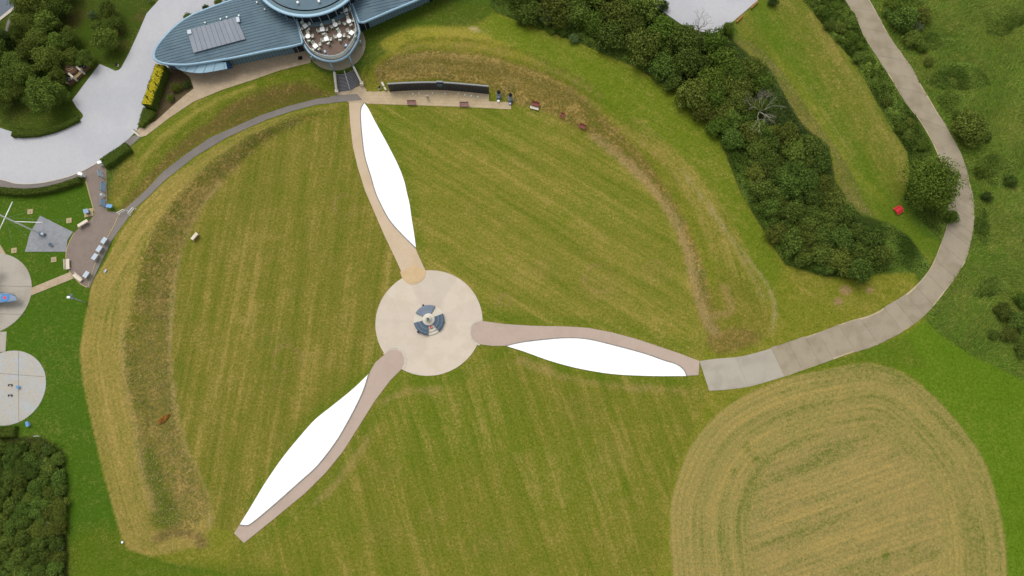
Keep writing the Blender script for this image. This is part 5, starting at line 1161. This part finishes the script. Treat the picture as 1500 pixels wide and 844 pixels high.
PROTO = {}
def proto(key, mats, R, Hc, z0, lobes, nleaf, leaf, stems, n=3, r0=.14, open_=0.0, flat=.9):
    PROTO[key] = []
    for i in range(n):
        s = hash_seed(key)+i*17; PROTO[key].append((crown_mesh('crown', R, Hc, lobes, nleaf, leaf, LF[mats], s, z0, flat, open_), trunk_mesh('trunk', R, Hc, z0, s, stems, r0), R, Hc, z0))
def hash_seed(k): return sum(ord(c)*(i+3) for i, c in enumerate(k))
proto('shrub', 'shrub', 2.0, 2.3, .0, 30, 5000, .115, 3, 4)
proto('olive', 'olive', 2.0, 2.2, .0, 28, 4800, .115, 3, 3)
proto('bright', 'bright', 2.0, 2.3, .0, 24, 4400, .115, 3, 2)
proto('pale', 'pale', 2.0, 3.0, .3, 26, 4200, .115, 2, 1)
proto('white', 'white', 1.8, 2.0, .0, 20, 3400, .105, 3, 2)
proto('conifer', 'conifer', 2.0, 2.6, .0, 26, 4600, .11, 2, 2)
proto('tree', 'tree', 2.6, 3.6, 1.4, 36, 6200, .135, 1, 4, .18, .0)
proto('ash', 'bright', 4.6, 4.6, 1.2, 60, 12000, .145, 2, 1, .24, .12)
cnt = {}
def plant(key, u, v, rpx, name, lab, cat, grp=None, hs=1.0):
    i = cnt.get(key, 0); cnt[key] = i+1; cm, tm, R, Hc, z0 = PROTO[key][i % len(PROTO[key])]
    s = (rpx/8.1)/R; g = pg(u, v, up=(z0+Hc*.55)*s*hs); o = thing(name, lab, cat, (g.x, g.y, g.z), random.uniform(0,6.28), grp)
    o.scale = (s*random.uniform(.92,1.08), s*random.uniform(.92,1.08), s*hs*random.uniform(.9,1.1))
    obj('trunk', tm, o); obj('crown', cm, o); return o
LM = [(803,24,'beside the fresh green tree'),(966,40,'beside the white flowering bush at the gravel'),(1126,284,'beside the white flowering bush'),(1107,165,'around the dead tree'),(1020,45,'under the thinly leafed tree'),(1314,308,'near the red picnic table')]
def where(u, v, edges, mid, reach=34):
    d, t_ = min(((u-a)**2+(v-b)**2, c) for a, b, c in LM)
    if d < reach*reach: return t_
    best = min((float(line_dist(P, np.array([u]), np.array([v]), False)[0]), c) for P, c in edges)
    return best[1] if best[0] < 24 else mid
TINT = {'bright': 'bright green', 'shrub': 'dark green', 'olive': 'olive green', 'conifer': 'blackish green'}
def size_word(r_, a, b): return 'small' if r_ < a else ('large' if r_ > b else 'medium')
def dart(poly, rmin, rmax, tries, seed, overlap=.66):
    """shrub spots in a pixel polygon, big ones first"""
    r = random.Random(seed); A = np.array(poly); out = []
    for k in range(tries):
        u, v = r.uniform(A[:,0].min(), A[:,0].max()), r.uniform(A[:,1].min(), A[:,1].max()); rad = rmax-(rmax-rmin)*(k/tries)
        if not inside(poly, np.array([u]), np.array([v]))[0]: continue
        if all((u-a)**2+(v-b)**2 > ((rad+c)*overlap)**2 for a, b, c in out): out.append((u, v, rad*r.uniform(.92,1.12)))
    return out
# --- big thicket north-east: upper part by the gravel, lower part by the road
UP = [(735,-40),(752,10),(790,26),(850,46),(905,66),(950,90),(985,118),(1010,145),(1050,150),(1080,130),(1085,100),(1068,66),(1050,60),(1000,52),(975,34),(950,14),(930,-40)]
MID = [(1010,125),(1060,110),(1110,90),(1122,110),(1110,150),(1100,200),(1080,215),(1060,200),(1030,160)]
LOW = [(1110,190),(1165,190),(1205,222),(1212,262),(1232,300),(1262,330),(1295,350),(1290,378),(1258,398),(1205,394),(1158,374),(1130,330),(1122,290),(1100,240)]
ED_LAWN = [(719,8),(761,31),(817,51),(871,72),(935,100),(975,125),(1012,152),(1039,176),(1064,227),(1086,284),(1125,348),(1150,387),(1205,404),(1256,409)]
ED_GRAV = [(945,-10),(979,23),(1002,39),(1044,49),(1075,34)]; ED_MOW = [(1075,60),(1128,100),(1150,140),(1175,182),(1215,215),(1222,260),(1240,298),(1265,318),(1300,325)]; ED_ROAD = [(1256,409),(1300,396),(1345,402),(1363,390)]
EDG = [(ED_LAWN, 'on its grass bank edge'), (ED_GRAV, 'at the gravel edge'), (ED_MOW, 'on its mown strip edge'), (ED_ROAD, 'at its end by the road')]
for (poly, a_, b_, n_, sd_, keys, nm) in ((UP, 9, 24, 3000, 5, ['shrub','shrub','olive','bright'], 'gravel thicket'), (MID, 8, 18, 1200, 6, ['shrub','olive','bright'], 'narrow thicket waist'), (LOW, 7, 18, 4000, 7, ['shrub','shrub','shrub','olive'], 'broad road thicket')):
    for (u, v, r_) in dart(poly, a_, b_, n_, sd_):
        k = random.choice(keys); sw = size_word(r_, a_+(b_-a_)*.33, a_+(b_-a_)*.7); w_ = where(u, v, EDG, 'in its middle')
        plant(k, u, v, r_*1.08, 'bush', f'{sw} {TINT[k]} bush in the {nm}, {w_}', 'bush', f'{sw} {TINT[k]} bushes, {nm}, {w_}')
plant('pale', 803, 24, 13, 'tree', 'small fresh green tree standing out from the dark thicket edge', 'tree', hs=1.1)
plant('pale', 833, 33, 8, 'bush', 'small grey green bush beside the fresh green tree', 'bush')
plant('bright', 942, 22, 17, 'bush', 'bright green bush at the point of the gravel car park', 'bush'); plant('bright', 958, 50, 15, 'bush', 'bright green bush between dark bushes below the gravel', 'bush')
plant('white', 966, 40, 10, 'bush', 'white flowering bush below the gravel car park', 'bush'); plant('white', 1126, 284, 13, 'bush', 'white flowering bush on the lawn side of the broad thicket', 'bush')
plant('white', 977, 84, 7, 'bush', 'small pale flowering bush on the thicket edge above the grass bank', 'bush')
plant('conifer', 972, 8, 9, 'bush', 'dark bush growing out over the gravel edge', 'bush'); plant('bright', 1067, 42, 12, 'bush', 'bright bush at the gravel corner by the timber rails', 'bush')
plant('conifer', 955, 62, 12, 'bush', 'very dark rounded bush beside the white flowering bush', 'bush')
plant('ash', 1368, 272, 40, 'tree', 'large fresh green tree overhanging the concrete road', 'tree', hs=1.1)
plant('bright', 1393, 318, 11, 'bush', 'leafy branch clump reaching over the road below the large tree', 'bush', hs=1.3)
plant('olive', 1423, 188, 27, 'bush', 'big rounded bush at the meadow edge beside the road', 'bush'); plant('shrub', 1325, 28, 22, 'bush', 'dark bush beside the upper concrete road', 'bush'); plant('white', 1342, 38, 11, 'bush', 'white flowering bush in the meadow by the upper road', 'bush')
plant('shrub', 1337, 56, 15, 'bush', 'lower dark bush beside the upper concrete road', 'bush'); plant('conifer', 1446, 288, 8, 'bush', 'small narrow dark bush alone in the meadow', 'bush'); plant('shrub', 1499, 512, 12, 'bush', 'dark bush at the meadow rim above the fresh lawn', 'bush')
plant('conifer', 1132, 1, 9, 'bush', 'dark bush at the top of the mown strip', 'bush')
plant('olive', 1360, 90, 8, 'bush', 'tiny bush on the meadow verge of the road', 'bush'); plant('bright', 1404, 168, 9, 'bush', 'small green bush against the big rounded meadow bush', 'bush')
# --- thicket bottom left
BLK = [(-60,655),(-10,652),(30,650),(62,655),(84,668),(88,700),(89,780),(90,900),(-60,900)]
for (u, v, r_) in dart(BLK, 5, 10, 5000, 8, .74):
    k = random.choice(['shrub','shrub','shrub','olive']); sw = size_word(r_, 6.5, 8.5); w_ = 'on its lawn edge' if u > 70 else ('behind the clipped hedge' if v < 675 else 'in its middle')
    plant(k, u, v, r_*1.08, 'bush', f'{sw} {TINT[k]} bush in the square thicket, {w_}', 'bush', f'{sw} {TINT[k]} bushes of the square thicket, {w_}', 1.0)
for (u, v, r_) in ((66,660,10),(78,722,7),(70,770,9),(85,800,8),(48,822,7),(84,752,6)): plant('white', u, v, r_, 'bush', 'bush with white blossom at the edge of the square thicket', 'bush', 'blossoming bushes of the square thicket', .9)
# --- wood top left
TREES = [(36,6,17),(60,3,19),(84,10,16),(30,28,13),(44,34,14),(66,28,18),(24,47,11),(100,52,13),(55,56,17),(82,62,15),(42,78,17),(20,88,18),(70,88,18),(103,82,13),(124,84,12),(10,112,18),(38,108,17),(84,112,13),(62,134,22),(22,134,14),(0,140,16),(152,56,17),(158,14,13),(168,32,12),(142,38,9),(-18,70,20),(-20,115,18),(-30,30,20),(48,-25,20),(90,-22,18),(84,140,13),(160,62,10),(44,146,10)]
for k, (u, v, r_) in enumerate(TREES):
    sw = size_word(r_, 13, 17); mon = (u-115)**2+(v-112)**2 < 42**2
    w_ = 'on the open lawn corner beside the gravel drive' if u > 135 else ('in the wood around the brick monument' if mon else ('in the wood beside the street corner' if u < 70 and v < 50 else ('in the wood above the low hedge' if v > 105 else 'in the middle of the wood')))
    plant('tree', u, v, r_*1.12, 'tree', f'{sw} broadleaf tree {w_}', 'tree', f'{sw} trees {w_}')
plant('conifer', 6, 56, 13, 'tree', 'dense deep green evergreen at the wood edge by the little asphalt path', 'tree', hs=1.4)
plant('pale', 135, 22, 8, 'bush', 'pale grey green bush on the lawn in the wood clearing', 'bush')
# garden bed shrubs, shrubs north of the roof
for (u, v, r_, k, lab) in ((258,128,9,'olive','loose olive bush in the soil bed between hedge and path'),(273,124,6,'conifer','small dark bush at the path side of the soil bed'),(250,143,6,'olive','low olive bush at the narrow end of the soil bed'),(302,12,6,'conifer','small dark bush on the gravel behind the roof'),(289,21,4,'conifer','tiny dark bush on the gravel behind the roof tip'),(275,25,7,'olive','sparse pale bush on the gravel behind the roof tip'),(320,3,7,'olive','sparse olive bush on the gravel behind the pale roof panels'),(333,-3,7,'conifer','dark bush on the gravel close behind the roof')):
    plant(k, u, v, r_, 'bush', lab, 'bush')

# --- low bushes of the roadside strip, the bramble edge and the meadow rim
ROADSIDE = [(1185,4),(1205,26),(1232,60),(1266,98),(1292,146),(1316,188),(1340,222),(1352,214),(1334,180),(1314,148),(1297,118),(1276,86),(1256,54),(1243,26),(1226,0)]
for (u, v, r_) in dart(ROADSIDE, 5, 10, 2500, 21, .8):
    k = random.choice(['bright','shrub','olive','bright']); sw = size_word(r_, 6.5, 8.5); w_ = 'near the overhanging tree' if v > 150 else ('along its middle' if v > 70 else 'at its upper end')
    plant(k, u, v, r_, 'bush', f'{sw} {TINT[k]} bush in the roadside weed strip, {w_}', 'bush', f'{sw} {TINT[k]} roadside bushes, {w_}', .75)
RIM = [(740,8),(790,26),(860,52),(930,82),(985,118),(1030,160),(1056,200),(1076,250),(1104,310),(1090,280),(1068,226),(1044,180),(1010,146),(930,96),(860,66),(790,38)]
for (u, v, r_) in dart(RIM, 4, 8, 1800, 22, .9):
    k = random.choice(['bright','shrub','pale']); w_ = 'facing the black wall' if u < 900 else 'facing the bank benches' if u < 1010 else 'below the dead tree'
    plant(k, u, v, r_, 'bush', f'low {"pale green" if k == "pale" else TINT[k]} bush in the bramble edge of the bank, {w_}', 'bush', f'low {k} bushes of the bramble edge, {w_}', .7)
for (u, v, r_, k, lab) in ((1470,455,14,'shrub','dark bush low on the meadow rim, left of a denser clump'),(1492,470,15,'shrub','dark bush in the dense clump on the meadow rim'),(1480,490,12,'olive','olive bush in the dense clump on the meadow rim'),(1498,440,13,'bright','bright bush above the dense clump on the meadow rim'),(1455,490,8,'shrub','small bush where the meadow rim meets the fresh lawn'),(1310,6,15,'bright','bright bush at the very top of the road verge'),(1352,22,14,'olive','olive bush behind the white flowering meadow bush'),(1300,18,9,'shrub','small dark bush on the upper road verge'),(1352,70,9,'bright','small bright bush below the roadside pair'),(1445,200,9,'shrub','small dark bush at the meadow side of the big rounded bush'),(1436,250,10,'bright','small bright bush beside the road opposite the overhanging tree'),(1480,265,11,'shrub','dark bush out in the meadow opposite the overhanging tree')):
    plant(k, u, v, r_, 'bush', lab, 'bush', None, .85)

# --- dead and bare trees
def bare_tree(u, v, name, lab, spread, hgt, seed, mat, n1=9):
    g = pg(u, v); r = random.Random(seed); o = thing(name, lab, 'tree', g); tr = MB(); br = MB()
    tr.tube([(0,0,-.1),(.05,0,hgt*.25),(0,.05,hgt*.45)], [.22,.17,.12], 8)
    def grow(p, d, L, rad, lev):
        q_ = p+d*L*.5+Vector((r.uniform(-.1,.1),r.uniform(-.1,.1),.05))*L; e = p+d*L; br.tube([p,q_,e], [rad,rad*.75,rad*.4], 5, False)
        if lev == 0: return
        for k in range(3):
            nd = (d+Vector((r.uniform(-.75,.75),r.uniform(-.75,.75),r.uniform(-.25,.45)))).normalized(); grow(p.lerp(e, r.uniform(.4,1)), nd, L*r.uniform(.5,.75), rad*.5, lev-1)
    for k in range(n1):
        a = k*2.399; d = Vector((math.cos(a)*r.uniform(.35,1),math.sin(a)*r.uniform(.35,1),r.uniform(.3,1.1))).normalized(); grow(Vector((0,0,hgt*r.uniform(.25,.45))), d, spread*r.uniform(.4,.75), .055, 4)
    tr.build('trunk', mat, o, True); br.build('branches', mat, o)
bare_tree(1107,170,'dead_tree','bleached leafless dead tree rising from the thicket',4.2,5.0,3,M['deadwood'],8)
M['twig'] = mat_plain('olive_twigs', alb(126,118,84), .9, 0, .2, 4)
bare_tree(1020,50,'bare_tree','thinly leafed twiggy tree at the point of the gravel car park',3.2,4.2,8,M['twig'],8)

# --- hedges: clipped boxes of leaves over a twiggy core
def hedge(line, width, hgt, lab, dens=260, mat='hedge', flowers=None, wide_end=None, name='hedge'):
    P = np.array(gxy(smooth_line(line, 5) if len(line) > 2 else line)); L = resample(P, max(4, int(np.linalg.norm(np.diff(P, axis=0), axis=1).sum()/.6))); d = np.gradient(L, axis=0); d /= np.linalg.norm(d, axis=1)[:,None]
    nr = np.c_[-d[:,1], d[:,0]]; g0 = Vector((*L[len(L)//2], h(*L[len(L)//2]))); o = thing(name, lab, 'hedge', g0)
    w = np.linspace(width, width if wide_end is None else wide_end, len(L))/2*(1+.10*wob(L[:,0], L[:,1], 2.2, 5, 77)+rng.normal(0,.03,len(L)))
    vs = []; fs = []
    for i, p in enumerate(L):
        z = h(*p)
        for (s_, zz) in ((-1,-.1),(-.96,hgt*.9),(.96,hgt*.9),(1,-.1)): q_ = p+nr[i]*w[i]*.86*s_; vs.append((q_[0]-g0.x, q_[1]-g0.y, z+zz-g0.z))
    for i in range(len(L)-1):
        for k in range(3): fs.append((4*i+k, 4*i+k+1, 4*i+k+5, 4*i+k+4))
    fs += [(0,1,2,3), tuple(len(vs)-4+k for k in (3,2,1,0))]
    mb = MB(); mb.add(vs, fs); mb.build('stems', M['hedge_core'], o)
    tot = float(np.linalg.norm(np.diff(L, axis=0), axis=1).sum()); n = int(tot*(width+2*hgt)*dens)
    def scatter(n, face):
        t_ = rng.uniform(0, len(L)-1, n); i = t_.astype(int); f_ = (t_-i)[:,None]; i2 = np.minimum(i+1, len(L)-1); c = L[i]*(1-f_)+L[i2]*f_; nn_ = nr[i]; ww = w[i]
        if face == 'top': s_ = rng.uniform(-1,1,n); z = np.full(n, hgt)+rng.normal(0,.05,n)-.22*np.abs(s_)**5+.10*wob(c[:,0]+s_, c[:,1], 2.5, 5, 78); N = np.tile([0,0,1.0],(n,1))
        else:
            s_ = rng.choice([-1.0,1.0], n)*(1+rng.normal(0,.04,n)); z = rng.uniform(0,hgt,n); N = np.c_[nn_*s_[:,None], np.full(n,.2)]
        q_ = c+nn_*(ww*s_)[:,None]; return np.c_[q_[:,0]-g0.x, q_[:,1]-g0.y, hts(q_[:,0], q_[:,1])+z-g0.z], N
    a, an = scatter(int(n*width/(width+2*hgt)), 'top'); b, bn = scatter(int(n*2*hgt/(width+2*hgt)), 'side')
    e_c, e_n = [], []
    for (i, sg) in ((0,-1),(len(L)-1,1)):
        k = int(w[i]*2*hgt*dens); s_ = rng.uniform(-1,1,k); q_ = L[i]+d[i]*sg*.05+nr[i]*(w[i]*s_)[:,None]; e_c.append(np.c_[q_[:,0]-g0.x, q_[:,1]-g0.y, hts(q_[:,0], q_[:,1])+rng.uniform(0,hgt,k)-g0.z]); e_n.append(np.tile([*(d[i]*sg),.1],(k,1)))
    cs = np.concatenate([a,b]+e_c); ns = np.concatenate([an,bn]+e_n)
    V, F = leaves(cs, ns, rng.uniform(.06,.12,len(cs)), jit=.5); obj('leaves', np_mesh('leaves', V, F, [LF[mat]], False, np.clip(rng.normal(.5,.25,len(cs)),0,1)), o)
    if flowers:
        lo, hi, dn = flowers; k = int(tot*width*dn); t_ = rng.uniform(0, len(L)-1, k); i = t_.astype(int); f_ = (t_-i)[:,None]; i2 = np.minimum(i+1, len(L)-1); c = L[i]*(1-f_)+L[i2]*f_; s_ = rng.uniform(lo,hi,k)
        keep = np.sin(c[:,0]*5.1+s_*5)+np.sin(c[:,1]*3.7+s_*2)+.9*np.sin(c[:,1]*9+s_*7)+rng.normal(0,.7,k)-1.4*np.abs(s_)**6 > -.9; c, s_, i = c[keep], s_[keep], i[keep]
        q_ = c+nr[i]*(w[i]*s_)[:,None]; cs = np.c_[q_[:,0]-g0.x, q_[:,1]-g0.y, hts(q_[:,0], q_[:,1])+hgt+rng.uniform(.03,.22,len(s_))-.25*np.abs(s_)**4-g0.z]
        V, F = leaves(cs, np.tile([0,0,1.0],(len(cs),1)), rng.uniform(.05,.10,len(cs)), .9, .5); obj('flowers', np_mesh('flowers', V, F, [LF['yellow']], False, rng.random(len(cs))), o)
hedge([(-30,279),(0,281),(40,284),(80,279),(121,266)], 1.15, 1.1, 'long curved clipped hedge between gravel car park and mast lawn')
hedge([(156,243),(192,218)], 1.9, 1.3, 'short thick clipped hedge block beside the plaza entrance')
hedge([(22,196),(50,197),(85,190),(117,176)], 1.5, .8, 'low clipped hedge along the wood lawn facing the gravel', wide_end=.9)
hedge([(243,104),(233,132),(223,161)], 1.9, 2.1, 'clipped hedge topped with yellow flowers beside the roof tip', flowers=(-1.22,1.0,330))
hedge([(222,164),(209,187)], 2.4, .9, 'tapering dark green hedge end below the yellow flowers', wide_end=.7)
hedge([(-20,634),(0,634),(26,632)], 1.7, .9, 'light green clipped hedge between empty stand and square thicket')

# --- ground cover nobody could count
def in_poly_pts(poly, n, seed):
    P = np.array(gxy(poly)); r = np.random.default_rng(seed); out = np.zeros((0,2))
    while len(out) < n:
        q_ = np.c_[r.uniform(P[:,0].min(),P[:,0].max(),n*2), r.uniform(P[:,1].min(),P[:,1].max(),n*2)]; q_ = q_[inside(P, q_[:,0], q_[:,1])]; out = np.r_[out, q_]
    return out[:n], r, P
def cover(poly, n, hgt, lab, mat, seed, leaf=.12, name='brambles', cat='brambles'):
    q_, r, P = in_poly_pts(poly, n, seed); hill = .55+.75*wob(q_[:,0], q_[:,1], .8, 6, seed)+.5*wob(q_[:,0], q_[:,1], 2.2, 6, seed+1); ed = np.clip(line_dist(P, q_[:,0], q_[:,1], True)/.7, .15, 1)
    z = hts(q_[:,0], q_[:,1])+np.clip(hill, .10, 1.5)*hgt*ed*r.uniform(.55,1.05,n); V, F = leaves(np.c_[q_,z], np.tile([0,0,1.0],(n,1)), r.uniform(.6,1.4,n)*leaf, .55, .65, r)
    lc = np.clip(r.normal(.45,.2,n)+.9*wob(q_[:,0], q_[:,1], .45, 5, seed+2), 0, 1); tag(obj(name, np_mesh(name, V, F, [LF[mat]], False, lc)), lab, cat, kind='stuff')
EDGE = [(719,8),(729,19),(761,31),(817,51),(871,72),(935,100),(975,125),(1012,152),(1039,176),(1055,205),(1064,227),(1086,284),(1125,348),(1150,387),(1205,404)]
cover(EDGE+[(1200,385),(1155,360),(1140,320),(1125,280),(1115,240),(1085,215),(1060,190),(1030,150),(990,112),(950,84),(905,60),(850,40),(790,18),(755,2),(735,-10)], 52000, 1.1, 'low brambles and nettles along the lawn edge of the thicket', 'bramble', 31)
cover([(1262,330),(1300,326),(1330,346),(1360,386),(1363,392),(1345,402),(1322,388),(1290,398),(1256,408),(1250,380)], 12000, .8, 'low brambles between the broad thicket and the concrete road', 'bramble', 32)
cover([(1170,-6),(1191,18),(1218,54),(1254,93),(1281,144),(1305,186),(1329,222),(1333,255),(1324,292),(1350,324),(1380,350),(1386,330),(1380,290),(1364,212),(1346,178),(1325,151),(1307,121),(1286,88),(1265,55),(1253,25),(1234,-6)], 52000, 1.2, 'tall weeds and brambles along the thicket side of the concrete road', 'bramble', 33, .14)
cover([(740,-40),(760,0),(850,36),(950,84),(1010,140),(1060,190),(1085,215),(1120,260),(1140,320),(1160,362),(1205,385),(1256,396),(1290,380),(1296,345),(1262,322),(1238,296),(1220,258),(1213,216),(1172,182),(1148,140),(1126,102),(1098,86),(1072,60),(1044,52),(1000,42),(976,26),(950,5),(930,-40)], 60000, .7, 'shaded undergrowth on the floor of the long thicket', 'conifer', 34, .14, 'undergrowth', 'undergrowth')
for k, (u, v, ru, rv, lab) in enumerate(((1405,112,42,26,'spreading green weed patch in the middle of the meadow'),(1370,60,26,16,'low weed patch behind the dark roadside bushes'),(1470,30,34,22,'weed patch in the upper meadow corner'),(1392,150,20,14,'weed patch above the big rounded meadow bush'),(1460,250,34,22,'weed patch below the big rounded meadow bush'),(1440,330,12,34,'weed strip beside the road bend'),(1485,480,30,30,'dark scrub patch at the meadow rim'),(1450,420,26,18,'weed patch in the lower meadow'),(1320,4,30,14,'weed patch at the top of the roadside'))):
    cover([(u+ru*math.cos(a)*(1+.25*math.sin(3*a+k)), v+rv*math.sin(a)*(1+.2*math.cos(2*a+k))) for a in np.arange(0, 6.28, .4)], int(ru*rv*4.2), .8, lab, 'bramble', 60+k, .12, 'weed_patch', 'weeds')
def tufts(poly, n, hgt, wid, lab, mat, seed, name='long_grass', lean=.5):
    q_, r, P = in_poly_pts(poly, n, seed); z = hts(q_[:,0], q_[:,1])-.02; a = r.uniform(0,6.283,n); ln = 0.8+wob(q_[:,0], q_[:,1], .25, 5, seed)*2.2; l = hgt*r.uniform(.4,1.2,n)*(.75+.4*wob(q_[:,0], q_[:,1], .9, 6, seed+5))
    b = np.c_[np.cos(a), np.sin(a), np.zeros(n)]*(wid*r.uniform(.6,1.4,n))[:,None]; tip = np.c_[np.cos(ln+r.normal(0,.7,n))*l*lean*2, np.sin(ln+r.normal(0,.7,n))*l*lean*2, l]
    c = np.c_[q_, z]; V = np.stack([c-b, c+b, c+tip], 1).reshape(-1,3); lc = np.clip(r.normal(.45,.25,n)+.35*wob(q_[:,0], q_[:,1], .3, 5, seed+3), 0, 1)
    tag(obj(name, np_mesh(name, V, np.arange(3*n).reshape(n,3), [LF[mat]], False, lc)), lab, 'grass', kind='stuff')
tufts([(1275,0),(1300,48),(1350,126),(1409,230),(1427,322),(1412,387),(1385,426),(1355,467),(1375,489),(1424,521),(1500,556),(1620,610),(1660,300),(1640,-60),(1250,-60)], 95000, .40, .08, 'long rough meadow grass beyond the concrete road', 'grass', 41, lean=1.0)
tufts([(226,332),(203,394),(190,464),(180,500),(183,551),(199,622),(204,674),(224,739),(228,768),(280,773),(304,750),(304,727),(287,690),(267,649),(255,600),(248,540),(247,470),(253,410),(266,360),(288,310),(318,270),(350,238),(390,204),(440,180),(430,172),(360,200),(310,235),(262,285)], 8000, .26, .06, 'rough brownish grass on the inner slope of the west bank', 'hay', 42, lean=1.2)
tufts(BROWN_E, 8000, .22, .06, 'rough brownish grass on the slope of the north-east bank', 'hay', 43, lean=1.2)
tufts([(1080,60),(1125,100),(1175,182),(1215,215),(1240,298),(1280,322),(1262,290),(1240,240),(1190,170),(1140,100),(1100,60)], 3500, .22, .045, 'dry uncut grass along the thicket side of the mown strip', 'hay', 44, lean=1.2)
tufts([(-60,640),(92,650),(97,700),(99,840),(99,900),(-60,900)], 9000, .45, .06, 'long grass at the foot of the square thicket', 'grass', 45)
q_, r_, P_2 = in_poly_pts([(233,617),(236,613),(242,609),(249,606),(247,611),(241,618),(236,621),(233,620)], 900, 46); g0 = pg(241,615)
V, F = leaves(np.c_[q_[:,0]-g0.x, q_[:,1]-g0.y, hts(q_[:,0], q_[:,1])-g0.z+r_.uniform(.05,.35,900)], np.tile([0,0,1.0],(900,1)), r_.uniform(.07,.16,900), .5, .5, r_)
o = thing('bracken_clump', 'orange brown dead bracken clump on the inner slope of the west bank', 'plant', g0); obj('fronds', np_mesh('fronds', V, F, [LF['rust']], False, r_.random(900)), o)
